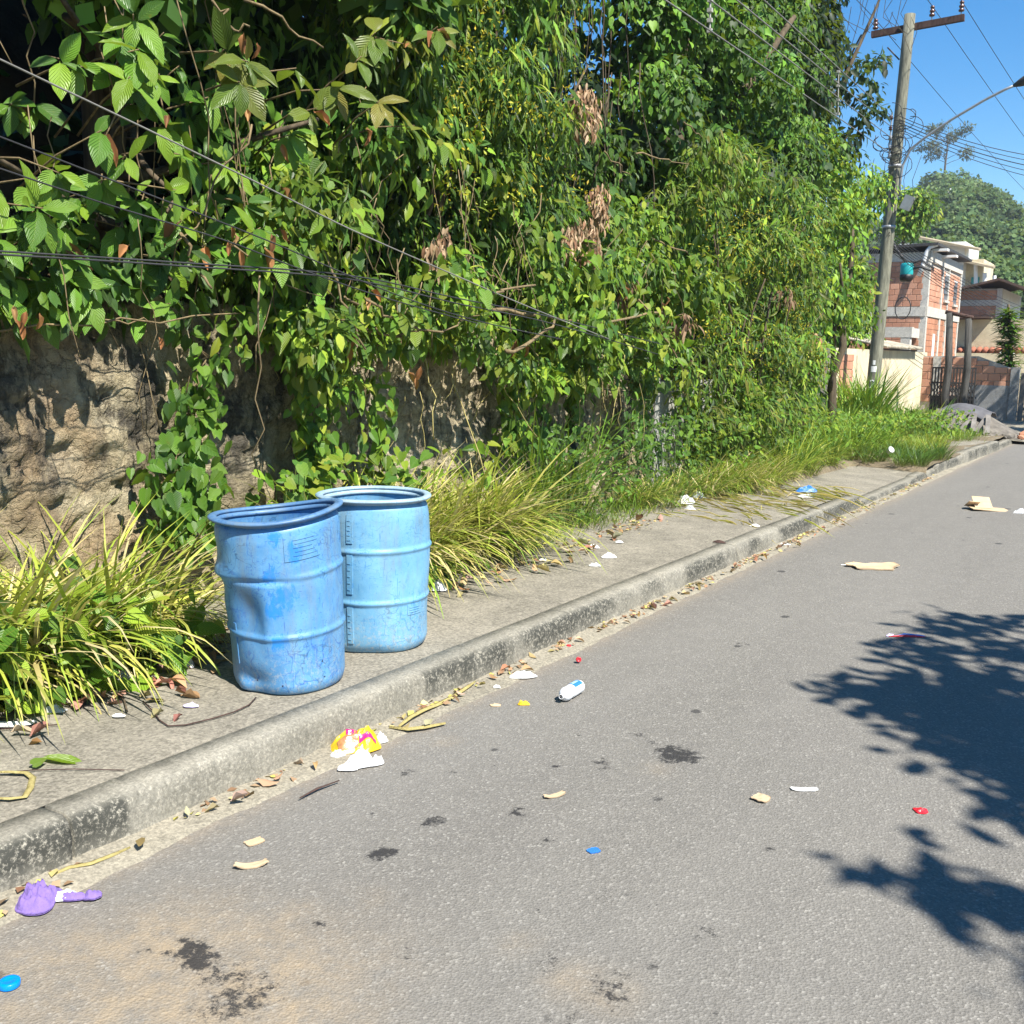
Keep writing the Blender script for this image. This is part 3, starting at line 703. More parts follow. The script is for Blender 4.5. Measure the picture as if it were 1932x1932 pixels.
def hang(parent, n, x, y, z, ln, mat='twig', r=0.003):
    mb = MB()
    for _ in range(n):
        p = Vector((R.uniform(*x), R.uniform(*y), R.uniform(*z))) - Vector(parent.location); l = R.uniform(*ln); pts = []
        dx, dy = R.gauss(0, .12), R.gauss(0, .2)
        for i in range(7):
            f = i / 6; pts.append(p + Vector((dx * f + R.gauss(0, .015), dy * f + R.gauss(0, .02), -l * f)))
        mb.tube(pts, [r * R.uniform(.7, 1.6)] * 7, 5)
    mb.build('hanging_stems', mat, parent, True, kind='stuff')
def shift(o, e):
    """put a world-built mesh under the empty e"""
    o.parent = e; o.location = -Vector(e.location); return o

# ---- broad-leaved tree at the left: single big leaves in whorls, trunk and limbs, inner foliage
BT = empty('broadleaf_tree', (-5.5, 4.0, 2.3), label='broad-leaved tree with large ribbed leaves overhanging the earth wall', cat='tree')
mb = MB()
trunk = limb(mb, (-5.5, 4.0, 2.2), (-5.25, 4.05, 5.6), 0.11, 0.07, 0, .05, 9, 10)
limb(mb, (-5.4, 4.0, 2.5), (-4.9, 4.2, 4.4), 0.05, 0.03); limb(mb, (-5.35, 4.0, 3.0), (-4.7, 3.2, 3.3), 0.04, 0.012)
limb(mb, (-5.4, 4.0, 2.6), (-4.6, 4.9, 3.0), 0.04, 0.012); limb(mb, (-5.45, 4.0, 2.3), (-4.6, 2.7, 2.5), 0.035, 0.01)
limb(mb, (-5.35, 4.0, 2.9), (-4.55, 3.7, 2.3), 0.03, 0.01)
shift(mb.build('trunk', 'bark', None, True), BT)
lm = []
for seed in range(4):
    T = T_BIG if seed % 2 else tmpl([(0, 0), (0.07, 0.012), (0.15, 0.10), (0.34, 0.20), (0.58, 0.225), (0.82, 0.13), (1, 0)], 0.22, 0.12 + 0.12 * seed, 2, 0.018)
    o = leaves('leaf', np.zeros((1, 3)), np.array([[0, 1.0, 0]]), np.array([[0, 0, 1.0]]), np.ones(1), np.ones(1), None, T, 'leaf_object'); lm.append(o.data); bpy.data.objects.remove(o)
lmd = []; DEAD = [(.24, .10, .035), (.30, .14, .05), (.17, .075, .03), (.36, .21, .09)]
for seed in range(2):
    o = leaves('leaf', np.zeros((1, 3)), np.array([[0, 1.0, 0]]), np.array([[0, 0, 1.0]]), np.ones(1), np.ones(1), None, tmpl([(0, 0), (0.1, .02), (0.25, 0.12), (0.45, 0.17), (0.7, 0.13), (0.88, .06), (1, 0)], 1.6 + seed * .9, 0.45 - .7 * seed, 2, 0.09), 'dry_object'); lmd.append(o.data); bpy.data.objects.remove(o)
def place_leaf(P, D, N, L, col, me, parent, name='leaf'):
    D = Vector(D).normalized(); N = Vector(N); N = (N - D * N.dot(D)).normalized(); S = D.cross(N)
    o = bpy.data.objects.new(name, me); link(o, parent); m = Matrix((S, D, N)).transposed().to_4x4()
    o.matrix_local = Matrix.Translation(Vector(P) - Vector(parent.location)) @ m @ Matrix.Diagonal((L, L, L, 1))
    o.color = (*col, 1); return o
SPR = [(225, 60), (262, 100), (160, 118), (118, 112), (310, 60), (250, 30), (210, 130), (290, 150), (330, 110), (420, 95, 1), (470, 128, 1), (452, 155, 1), (392, 185), (560, 130, 1), (700, 62, 1), (775, 78, 1), (825, 60, 1), (640, 165, 1), (715, 185, 1), (775, 225, 1), (690, 112, 1), (600, 210, 1), (540, 250),
       (335, 282), (362, 300), (275, 185), (300, 232), (250, 150), (105, 330), (62, 338), (150, 352), (92, 398), (58, 430), (100, 455), (190, 345), (262, 372), (300, 398), (335, 418), (20, 500), (60, 535), (112, 525), (170, 540), (312, 490), (282, 478), (150, 470), (222, 430), (400, 368), (470, 380), (15, 560), (240, 545), (380, 470), (30, 200), (60, 185), (0, 420), (-20, 350), (350, 355), (200, 250), (240, 300), (430, 300), (120, 575), (320, 560), (500, 420)]
nleaf = 0; stem = MB()
for sp in SPR:
    a, b = sp[0], sp[1]; ol = len(sp) > 2
    deep = a < 80 and b < 260
    X = -5.0 if deep else (R.uniform(-4.25, -3.95) if ol else R.uniform(-4.65, -4.42) if b > 420 else R.uniform(-4.65, -4.1))
    P = plx(a + R.gauss(0, 6), b + R.gauss(0, 6), X)
    axis = Vector((0.7, R.gauss(-0.3, .5), R.gauss(0.25, .3))).normalized()
    root = P - axis * 0.35 + Vector((-.25, R.gauss(0, .1), R.gauss(-.02, .1)))
    stem.tube([root, root.lerp(P, .5) + Vector((0, 0, .03)), P], [.007, .005, .003], 6)
    k = R.randint(4, 6); a0 = R.random() * 6.28
    e1 = axis.orthogonal().normalized(); e2 = axis.cross(e1)
    for i in range(k):
        if nleaf >= 296: break
        an = a0 + i * 2.4 + R.gauss(0, .25)
        D = axis * R.uniform(.15, .55) + (e1 * math.cos(an) + e2 * math.sin(an)) + Vector((0.1, 0, -R.uniform(.25, .95)))
        N = axis * 0.7 + Vector((0.35, -0.15, 0.75)) + Vector((R.gauss(0, .25), R.gauss(0, .25), R.gauss(0, .2)))
        L = R.uniform(.12, .215) * (1.08 if ol else 1)
        c = R.choice(OLIVE if ol else GREEN + LIME[:1]); f = R.uniform(.8, 1.25)
        dead = R.random() < (.10 if ol else .04)
        q = P - axis * R.uniform(0, .07)
        if dead: place_leaf(q, D + Vector((0, 0, -.8)), N, L * .75, R.choice(DEAD), R.choice(lmd), BT, 'dead_leaf')
        else: place_leaf(q, D, N, L, tuple(x * f for x in c), R.choice(lm), BT); nleaf += 1
shift(stem.build('twigs', 'twig', None, True, kind='stuff'), BT)
for (a, b) in [(445, 440), (452, 470), (437, 425), (430, 455), (520, 455), (530, 470), (512, 440), (540, 450), (528, 430), (500, 465), (465, 195), (485, 80), (470, 70), (530, 350), (530, 270), (25, 575), (50, 585), (75, 590), (30, 600), (300, 635), (318, 215), (245, 460), (692, 240), (460, 60)]:
    P = plx(a, b, -4.2 + R.gauss(0, .05)); place_leaf(P, (R.gauss(0, .25), R.gauss(0, .25), -1), (.8, R.gauss(-.3, .4), .3), R.uniform(.07, .12), R.choice(DEAD), R.choice(lmd), BT, 'dead_leaf')
cl = cW(22, (-5.5, -4.95), (2.0, 5.4), (2.1, 4.6), (.25, .42))
cl = drop(cl, (-200, 175, -100, 320)); top_cl = cW(95, (-5.6, -4.5), (-1.5, 5.6), (3.8, 6.2), (.45, .65)) + cW(55, (-6.9, -5.2), (-1.5, 6), (5.4, 7.6), (.5, .7))
shift(clump_leaves('upper_crown', top_cl, 85, 0.17, 1.1, GREEN, T_DIA, 'leaf_plain', None, 1.0, .6), BT)  # clumps added out of view overhead, put in to shade the bank
shift(clump_leaves('inner_foliage', cl, 85, 0.13, 0.9, GREEN, T_OVAL, 'leaf', None, 1.0, .6), BT)
# low overhang of smaller leaves on the wall top
cl = cW(40, (-4.8, -4.42), (2.0, 4.6), (1.76, 2.15), (.13, .2))
shift(clump_leaves('skirt_foliage', cl, 90, 0.10, 0.95, GREEN + DEEP, T_OVAL, 'leaf', None, 1.1, .5), BT)
hang(BT, 40, (-4.9, -4.4), (2.8, 5.6), (2.2, 3.6), (.4, 1.2))
twigs(BT, [(340, 440, -4.4, 400, 545, -4.25, .010, .006), (475, 235, -4.3, 325, 500, -4.5, .006, .004), (430, 455, -4.3, 610, 560, -4.2, .006, .003), (0, 625, -4.5, 480, 590, -4.4, .006, .004), (400, 0, -4.2, 470, 50, -4.1, .007, .006), (460, 0, -4.3, 610, 90, -4.1, .008, .005), (490, 520, -4.05, 490, 900, -4.25, .005, .003), (170, 590, -4.55, 330, 600, -4.5, .005, .003), (650, 560, -4.2, 690, 600, -4.25, .008, .008), (610, 470, -4.2, 690, 660, -4.1, .008, .006)])

# ---- heart-leaved climber lying over the wall top
CV = empty('climbing_creeper', (-4.8, 6.0, 1.7), label='mat of bright green climbing creeper spilling over the top of the earth wall', cat='creeper')
cl = cW(105, (-4.9, -4.12), (4.0, 10.4), (1.62, 2.45), (.13, .27))
cl += cW(46, (-4.6, -4.2), (4.4, 10.2), (1.35, 1.75), (.12, .2))
cl += cW(42, (-5.1, -4.5), (4.8, 10.5), (2.3, 3.0), (.2, .35))
cl = drop(cl, (690, 935, 640, 900), (500, 560, 640, 1000), (650, 860, 330, 520), (1015, 1065, 350, 480))
shift(clump_leaves('foliage', cl, 80, 0.085, 0.85, GREEN + LIME, T_HEART, 'leaf', None, 0.9, .45), CV)
shift(clump_leaves('oval_foliage', cl[::2], 70, 0.095, 0.9, GREEN + LIME + OLIVE[:1], T_OVAL, 'leaf', None, 0.9, .5), CV)
shift(clump_leaves('narrow_foliage', cl[1::3], 150, 0.10, 1.1, GREEN + LIME, T_NARROW, 'leaf', None, 0.7, .5), CV)
hang(CV, 70, (-4.7, -4.15), (4.2, 9.5), (2.0, 2.9), (.3, 1.0)); hang(CV, 40, (-4.7, -4.3), (4.6, 9.5), (1.3, 1.9), (.3, .8), 'stalk')
twigs(CV, [(690, 565, -4.1, 820, 625, -4.05, .010, .007), (820, 625, -4.05, 905, 595, -4.05, .007, .004), (880, 562, -4.1, 1010, 538, -4.05, .011, .008), (955, 662, -4.0, 1046, 605, -4.05, .016, .010), (600, 590, -4.3, 680, 610, -4.2, .012, .008), (680, 610, -4.2, 790, 625, -4.1, .010, .006), (1040, 600, -4.2, 1250, 590, -4.1, .010, .012), (930, 585, -4.3, 1100, 600, -4.3, .016, .016), (900, 500, -4.3, 985, 560, -4.1, .006, .004), (1200, 560, -4.2, 1290, 700, -4.1, .010, .006)])
for (a, b) in [(665, 630), (660, 650), (770, 700), (785, 712), (795, 690), (975, 640), (990, 650), (965, 655), (690, 560), (700, 545), (1250, 570), (1260, 560), (1180, 540), (1260, 590)]:
    P = plx(a, b, -4.12 + R.gauss(0, .04)); place_leaf(P, (R.gauss(0, .3), R.gauss(0, .3), -1), (.8, R.gauss(-.3, .4), .3), R.uniform(.08, .13), R.choice(DEAD), R.choice(lmd), CV, 'dead_leaf')

# ---- single vines hanging on the wall face
def vine(pts, X, n, spread, L, label, dense_from=0.0, cols=GREEN):
    P0 = [plx(a, b, X) for a, b in pts]; e = empty('hanging_vine', tuple(P0[-1]), label=label, cat='vine', group='vines hanging on the earth wall')
    mb = MB(); o = P0[-1]
    fine = []
    for i in range(len(P0) - 1):
        for k in range(5): fine.append(P0[i].lerp(P0[i + 1], k / 5) + Vector((R.gauss(0, .01), R.gauss(0, .015), R.gauss(0, .01))))
    fine.append(P0[-1])
    for s in range(3):
        mb.tube([p - o + Vector((R.gauss(0, .012), R.gauss(0, .03), 0)) for p in fine], [.004] * len(fine), 5)
    mb.build('stem', 'twig', e, True)
    f = dense_from + (1 - dense_from) * NR.random(n) ** 0.8; f = np.clip(f, 0, .999)
    arr = np.array([tuple(p) for p in fine]); i = (f * (len(fine) - 1)).astype(int); fr = (f * (len(fine) - 1) - i)[:, None]
    C = arr[i] * (1 - fr) + arr[np.minimum(i + 1, len(fine) - 1)] * fr
    P = C + NR.normal(0, 1, (n, 3)) * np.array((.045, spread, spread * .6)) + np.array((0.05, 0, 0))
    N = np.array((0.75, -0.15, 0.45)) + NR.normal(0, .3, (n, 3)); D = np.array((.1, 0, -1)) + NR.normal(0, .4, (n, 3))
    ln = L * NR.uniform(.55, 1.25, n)
    o = leaves('foliage', P, D, N, ln, ln * .9, pal(cols, n), T_HEART, 'leaf', None); shift(o, e); return e
vine([(385, 640), (368, 720), (350, 790), (325, 860), (335, 930), (345, 1005)], -4.60, 250, .10, .085, 'heart-leaved vine growing up the bare earth wall behind the dented barrel rim')
vine([(345, 840), (320, 900), (330, 960), (350, 1020)], -4.52, 170, .13, .09, 'low heart-leaved vine bunched at the wall foot beside the dented barrel')
vine([(560, 540), (575, 660), (560, 760), (585, 830), (570, 930)], -4.52, 170, .075, .10, 'vine trailing down the wall directly above the dented barrel mouth', cols=GREEN + LIME)
vine([(640, 560), (620, 660), (600, 760), (625, 900)], -4.48, 120, .08, .09, 'thin vine with spread leaves trailing between the two barrel rims', cols=GREEN + LIME)
vine([(700, 570), (720, 650), (690, 720), (700, 800), (715, 890)], -4.45, 110, .08, .085, 'loose vine trailing down above the pale barrel rim', cols=LIME + GREEN)
vine([(960, 640), (955, 720), (965, 790), (950, 850)], -4.58, 240, .09, .085, 'dense leafy vine column on the wall edge right of the pale barrel', cols=GREEN + LIME)
vine([(1075, 640), (1085, 700), (1070, 760), (1090, 830)], -4.62, 110, .06, .08, 'narrow vine strand on the stepped-back wall beyond the grass tussock', cols=GREEN)
vine([(1010, 630), (1000, 700), (1020, 790), (1010, 850)], -4.6, 130, .08, .08, 'vine strand hanging in the wall step beyond the bare wall edge', cols=GREEN)
vine([(1180, 640), (1200, 720), (1190, 800), (1230, 860)], -4.5, 240, .16, .085, 'leafy vine covering the far end of the earth wall', cols=DEEP + GREEN)
vine([(1270, 700), (1300, 760), (1290, 830), (1330, 870)], -4.6, 200, .2, .08, 'vine draped over the whitewashed panel wall', cols=GREEN + LIME)

# ---- narrow-leaved shrub with yellow flower sprays
NS = empty('narrow_leaf_shrub', (-5.0, 7.0, 1.9), label='tall narrow-leaved shrub with yellow flower sprays above the wall', cat='shrub')
mb = MB()
for k in range(7): limb(mb, (-5.1, 6.6 + R.uniform(-.4, .4), 1.8), (R.uniform(-4.9, -4.5), R.uniform(5.8, 8.4), R.uniform(3, 5.2)), .03, .008)
shift(mb.build('stems', 'bark', None, True), NS)
cl = cW(105, (-5.15, -4.35), (5.3, 8.6), (2.1, 5.6), (.2, .38)); cl = drop(cl, (1055, 1150, -200, 195), (640, 700, 340, 480))
shift(clump_leaves('foliage', cl, 230, 0.125, 1.0, GREEN + LIME + DEEP, T_NARROW, 'leaf', None, 1.0, .4), NS)
shift(clump_leaves('oval_foliage', cl[::2], 70, 0.085, 0.9, GREEN + DEEP, T_OVAL, 'leaf', None, .8, .5), NS)
def flowers(parent, pts, X, n=26, r=.09):
    mbP = []
    for (a, b) in pts:
        p = plx(a, b, X + R.uniform(-.1, .15)); q = np.array(tuple(p)) + NR.normal(0, 1, (n, 3)) * np.array((r * .6, r, r * .7)); mbP.append(q)
    P = np.vstack(mbP); n = len(P)
    o = leaves('flowers', P, NR.normal(0, 1, (n, 3)) + np.array((.3, 0, .6)), NR.normal(0, 1, (n, 3)) + np.array((.5, 0, .6)), NR.uniform(.02, .05, n), NR.uniform(.012, .03, n), pal([(.44, .40, .03), (.36, .38, .04), (.46, .34, .02)], n), T_QUAD, 'leaf_plain', None, 'stuff'); shift(o, parent)
flowers(NS, [(R.uniform(830, 1110), R.uniform(0, 420)) for _ in range(42)], -4.3, 20)

# ---- creeper-covered tree with dark trunk column
CT = empty('creeper_tree', (-5.5, 10.5, 2.0), label='tall tree smothered in creepers standing behind the panel wall', cat='tree')
mb = MB(); limb(mb, (-6.9, 9.9, 1.6), (-6.7, 9.6, 8.5), .28, .2, 0, .06, 9, 12); limb(mb, (-5.6, 12, 1.6), (-5.6, 13, 8), .2, .12, 0, .08, 9, 10)
limb(mb, (-6.6, 9.7, 4), (-5.6, 11.5, 7), .1, .05); limb(mb, (-5.6, 12.4, 3.5), (-5.2, 15.5, 6.5), .1, .04)
shift(mb.build('trunk', 'bark', None, True), CT)
cl = cW(165, (-6.0, -5.0), (8.9, 16.6), (2.0, 8.6), (.3, .54)) + cW(30, (-6.2, -5.4), (15.5, 18.5), (2.2, 7.2), (.35, .55))
cl = drop(cl, (1050, 1148, -200, 210))
clb = [c for c in cl if R.random() < .5]; cla = [c for c in cl if c not in clb]
shift(clump_leaves('foliage', cla, 150, 0.10, 0.9, GREEN, T_OVAL, 'leaf', None, .9, .4), CT)
shift(clump_leaves('creeper_foliage', clb, 150, 0.088, 0.9, DEEP + GREEN + GREEN, T_HEART, 'leaf_plain', None, .9, .4), CT)
hang(CT, 40, (-5.3, -4.9), (8.4, 10), (3.0, 6.5), (.6, 2.2), 'bark', .005)
twigs(CT, [(1140, 285, -4.7, 1190, 330, -4.6, .008, .004), (1230, 450, -4.6, 1330, 480, -4.4, .01, .008), (1290, 230, -4.6, 1330, 260, -4.5, .008, .005), (1200, 290, -4.6, 1300, 310, -4.5, .01, .004)])
# dead brown curtains of leaves
dcl = []
for (a, b, n) in [(1095, 195, 4), (1105, 215, 4), (1095, 240, 3), (1135, 385, 3), (1130, 400, 3), (1070, 440, 3), (1062, 455, 3), (1110, 450, 4), (1116, 475, 4), (1105, 490, 3), (1075, 470, 3), (815, 470, 2), (830, 490, 2)]:
    p = plx(a, b, -4.42)
    for _ in range(n): dcl.append((p.x + R.gauss(0, .04), p.y + R.gauss(0, .07), p.z + R.gauss(0, .06), .07, .08, .11))
P, u = clump_pts(dcl, 700, .6); n = len(P); ln = .075 * NR.uniform(.6, 1.3, n)
shift(leaves('dead_foliage', P, np.array((.05, 0, -1)) + NR.normal(0, .3, (n, 3)), u + np.array((.5, -.2, .2)) + NR.normal(0, .4, (n, 3)), ln, ln * .55, pal(BROWN + [(.42, .30, .19)], n), T_OVAL, 'dry', None), NS)

# ---- drooping narrow-leaved bush with orange-yellow flowers in front of the panel wall
YB = empty('flowering_bush', (-4.6, 13.0, 0.4), label='drooping bush with long leaves and orange-yellow flower sprays beside the wooden stake', cat='bush')
mb = MB()
for k in range(8): limb(mb, (-4.75, 12.6 + R.uniform(-1.4, 1.4), .3), (R.uniform(-4.5, -4.2), R.uniform(10.8, 15.6), R.uniform(1.8, 3.4)), .03, .008)
shift(mb.build('stems', 'bark', None, True), YB)
cl = cW(80, (-5.1, -4.3), (10.2, 16.6), (1.3, 3.8), (.24, .44)) + cW(58, (-4.9, -4.3), (10.8, 16.6), (.4, 1.6), (.2, .36))
cl = [c for c in cl if px_of(c[:3])[0] < 1530]
shift(clump_leaves('foliage', cl, 150, 0.135, 1.15, GREEN + LIME + OLIVE, T_NARROW, 'leaf', None, .75, .45), YB)
shift(clump_leaves('oval_foliage', cl[::2], 75, 0.085, 0.9, GREEN + LIME, T_OVAL, 'leaf', None, 1.0, .45), YB)
flowers(YB, [(R.uniform(1310, 1560), R.uniform(400, 700)) for _ in range(44)], -4.12, 22, .12)
shift(clump_leaves('dead_foliage', cP([(1290, 610), (1480, 560), (1180, 545)], -4.2, .12), 300, .1, .5, BROWN, T_OVAL, 'dry', None, 1.3, .6), YB)

# ---- lime-green small tree by the pole, and the dark tree rising over it
LT = empty('lime_green_tree', (-5.4, 19.3, 0.2), label='yellow-green small tree between the flowering bush and the utility pole', cat='tree')
mb = MB(); limb(mb, (-5.4, 19.3, .1), (-5.3, 19.6, 4.2), .09, .04, 0, .06, 8, 8); limb(mb, (-5.4, 19.3, 1), (-5.0, 18, 3.2), .05, .02); shift(mb.build('trunk', 'bark', None, True), LT)
cl = cW(105, (-6.2, -5.1), (17.2, 22.5), (1.6, 5.2), (.3, .5)) + cW(30, (-5.9, -5.1), (17, 21), (.7, 1.8), (.25, .4))
cl = [c for c in cl if px_of(c[:3])[0] < (1535 if px_of(c[:3])[1] > 600 else 1618 if px_of(c[:3])[1] > 400 else 1650)]
shift(clump_leaves('crown', cl, 95, 0.12, 0.9, LIME + GREEN, T_OVAL, 'leaf_plain', None, .9, .45), LT)
shift(clump_leaves('dead_foliage', cP([(1525, 645), (1530, 670), (1535, 690), (1520, 700)], -5.0, .16), 260, .1, .6, BROWN[:3], T_OVAL, 'dry', None, 1.3, .6), LT)
DT = empty('dark_leaf_tree', (-6.6, 19.5, 0.6), label='dark blue-green tree whose branches reach into the sky beside the crossarm', cat='tree')
mb = MB(); limb(mb, (-6.6, 19.5, .5), (-6.2, 19.2, 9), .22, .1, 0, .08, 9, 10)
for e_ in [(-5.6, 20.6, 7.6), (-5.4, 21.4, 6.6), (-5.8, 20.0, 9.5), (-5.2, 20.9, 8.8)]: limb(mb, (-6.4, 19.3, 4.5), e_, .07, .015)
shift(mb.build('trunk', 'bark', None, True), DT)
cl = [c for c in cW(46, (-6.6, -5.5), (17.4, 20.2), (5.0, 10.5), (.4, .65)) if px_of(c[:3])[0] < 1560]
for (a, b) in [(1640, 118), (1658, 120), (1625, 135), (1600, 118), (1575, 160), (1600, 180), (1640, 200), (1655, 215), (1620, 240), (1600, 270), (1610, 295), (1570, 200), (1560, 80), (1540, 40), (1575, 75), (1645, 170), (1620, 210), (1580, 290), (1560, 250), (1545, 5), (1530, -30)]:
    p = ply(a, b, 20.2 + R.uniform(-.3, .6)); cl.append((p.x, p.y, p.z, .22, .22, .22))
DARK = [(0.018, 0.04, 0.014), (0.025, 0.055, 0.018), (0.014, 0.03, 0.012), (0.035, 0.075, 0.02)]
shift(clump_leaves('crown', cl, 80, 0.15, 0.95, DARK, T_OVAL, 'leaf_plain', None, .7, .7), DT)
mb = MB()
for k in range(26):
    a, b = R.uniform(1470, 1720), R.uniform(-30, 40); p = ply(a, b, 20.4) - Vector(DT.location); l = R.uniform(.3, .9); mb.tube([p, p + Vector((R.gauss(0, .12), 0, -l * .5)), p + Vector((R.gauss(0, .3), 0, -l))], .006, 4)
mb.build('dangling_stems', 'bark', DT, kind='stuff')

# ---- deep layer of growth covering the bank
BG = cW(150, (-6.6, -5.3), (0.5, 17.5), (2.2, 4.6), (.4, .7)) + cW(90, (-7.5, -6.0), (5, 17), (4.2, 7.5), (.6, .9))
BG = drop(BG, (-300, 175, -300, 320), (1050, 1140, -50, 200)) + cW(60, (-6.4, -4.9), (7.2, 10.2), (6.1, 8.4), (.5, .7))  # last clumps are added above the view to shade the gap
o = clump_leaves('undergrowth', BG, 26, 0.18, 1.0, DARK, T_DIA, 'leaf_plain', None, .9, .7, kind='stuff'); tag(o, 'dark tangle of leaves covering the shaded bank above the wall', 'undergrowth')  # leaf colour darkened so the gaps in the hedge look deeply shaded
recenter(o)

# ---- shade trees across the street (their shadows fall on the road)
def shade_tree(loc, pts, hs, r, label, L=.16, dens=70):
    e = empty('shade_tree', loc, label=label, cat='tree', group='shade trees across the street'); cl = []
    for (a, b) in pts:
        for h in hs:
            p = gnd(a, b) + SUN * (h / SUN.z) + Vector((R.gauss(0, .06), R.gauss(0, .06), 0)); rr = r * R.uniform(.75, 1.2); cl.append((p.x, p.y, p.z, rr, rr, rr * .8))
    mb = MB(); c = Vector(np.mean([q[:3] for q in cl], 0).tolist())
    top = Vector((loc[0], loc[1], c.z - .8)); limb(mb, loc, top, .16, .11, 0, .05, 8, 10)
    for q in cl[::3]: limb(mb, top, q[:3], .035, .006, -.05, .05, 6, 5)
    shift(mb.build('trunk', 'bark', None, True), e)
    shift(clump_leaves('crown', cl, dens, L, 1.0, GREEN, T_OVAL, 'leaf_plain', None, .5, .9, bias=0.0), e); return e
pts = [(1760, 1165), (1840, 1165), (1920, 1165), (1700, 1190), (1650, 1225), (1740, 1220), (1830, 1220), (1920, 1220), (1680, 1260), (1760, 1270), (1850, 1270), (1930, 1280), (1560, 1290), (1600, 1310), (1650, 1300), (1700, 1320), (1780, 1320), (1860, 1330), (1940, 1340), (1720, 1360), (1800, 1380), (1880, 1390), (1960, 1400), (1640, 1355), (1700, 1390), (1820, 1440), (1900, 1450), (1980, 1470), (1870, 1500), (1950, 1520), (1600, 1265), (2000, 1200), (2050, 1280), (2050, 1400), (2080, 1500), (2020, 1560), (1570, 1315)]
pts = [q for q in pts if q[0] > 1610 or q[1] > 1280][::1]
pts = [(a + 45, b) for a, b in pts]
shade_tree((6.2, 4.6, -.05), pts + [(1830, 1200), (1890, 1240), (1800, 1300), (1870, 1300), (1930, 1360), (1880, 1350), (1940, 1230), (1960, 1450)], (5.0,), .23, 'leafy shade tree across the road casting the larger road shadow', .15, 120)
pts = [(1620, 1640), (1680, 1650), (1740, 1640), (1800, 1670), (1860, 1690), (1920, 1700), (1980, 1720), (1820, 1720), (1900, 1760), (1980, 1800), (1700, 1680), (1950, 1650), (2050, 1760), (2060, 1850), (1960, 1880), (1890, 1860), (2050, 1680), (1760, 1610)]
shade_tree((5.4, .6, -.05), pts[::1], (5.0,), .12, 'smaller shade tree across the road casting the broken road shadow', .15, 110)
pts = [(1770, 790), (1800, 805), (1840, 800), (1880, 800), (1920, 805), (1870, 780), (1830, 775), (1900, 815), (1930, 790), (1960, 800), (1960, 770)]
shade_tree((3.2, 23.0, -.05), pts, (4.2, 5.4), .85, 'shade tree across the road beside the driveway', .2, 50)

# ================================================================== forest on the hill
n_t = 0; cl = []
RF = random.Random(3)
for _ in range(1250):
    az = rad(RF.uniform(-21, 0)); d = 80 + 165 * RF.random() ** .75; x, y = d * math.sin(az), d * math.cos(az)
    hz = hill_h(x, y); r = RF.uniform(1.6, 3.6)
    for k in range(3): cl.append((x + RF.gauss(0, r * .35), y + RF.gauss(0, r * .35), hz + r * RF.uniform(.4, 1.3), r * .7, r * .7, r * .7))
for band, dn, l0, l1, nm_ in ((0, 9.0, .28, .55, 'near_slope_forest'), (1, 5.0, .42, .85, 'hillside_forest')):
    cb_ = [c for c in cl if (math.hypot(c[0], c[1]) > 125) == bool(band)]
    P, u = clump_pts(cb_, dn, .3); n = len(P); ln = NR.uniform(l0, l1, n)
    C = pal([(.075, .13, .045), (.10, .155, .055), (.05, .09, .035), (.125, .165, .07), (.085, .14, .05)], n, .18) * clump_pts.tone
    o = leaves(nm_, P, NR.normal(0, 1, (n, 3)), u + np.array((.3, -.1, .5)) + NR.normal(0, .3, (n, 3)), ln, ln * 1.3, np.clip(C, .01, .6), T_DIA, 'leaf_far', None, 'stuff')
    tag(o, ('wooded lower slope just behind the houses', 'dense forest covering the distant hill crest')[band], 'forest'); recenter(o)
def far_tree(px, base, top, D, label, wid, cols, dens, name='feathery_tree'):
    d = ray(px, base); s = D / math.hypot(d.x, d.y); b = Vector((0, 0, CAM_H)) + d * s
    d2 = ray(px, top); tz = (CAM_H + d2.z * D / math.hypot(d2.x, d2.y)); b.z = min(b.z, hill_h(b.x, b.y))
    e = empty(name, tuple(b), label=label, cat='tree'); mb = MB(); H = tz - b.z
    limb(mb, (0, 0, 0), (0, 0, H * .9), .3, .1, 0, .15, 8, 7); cl = []
    for k in range(16):
        a = RF.uniform(0, 6.28); z = H * RF.uniform(.55, .98); w_ = wid * RF.uniform(.3, 1) * (1.25 - .5 * z / H); q = (w_ * math.cos(a), w_ * math.sin(a), z)
        limb(mb, (0, 0, z * .8), q, .06, .02, 0, .08, 5, 5); cl.append((*q, 1.5, 1.5, 1.0))
    mb.build('trunk', 'bark', e, True)
    clump_leaves('crown', cl, dens, .6, .6, cols, T_QUAD, 'leaf_plain', e, .3, .9, bias=0)
far_tree(1783, 330, 238, 236, 'sparse feathery tree standing above the hill crest', 6.0, [(.06, .07, .03), (.09, .09, .045), (.05, .06, .03)], 9)
mb = MB(); d = ray(1790, 395); b = Vector((0, 0, CAM_H)) + d * (170 / math.hypot(d.x, d.y))
mb.tube([(0, 0, -4), (0, 0, 3.0)], [.16, .12], 8); mb.box((0, 0, 2.5), (.9, .12, .14)); mb.box((.2, 0, 1.6), (.35, .3, .5))
mb.build('hillside_pole', 'white_paint', None, loc=b, label='small white utility pole standing in the forest on the hill', cat='pole')

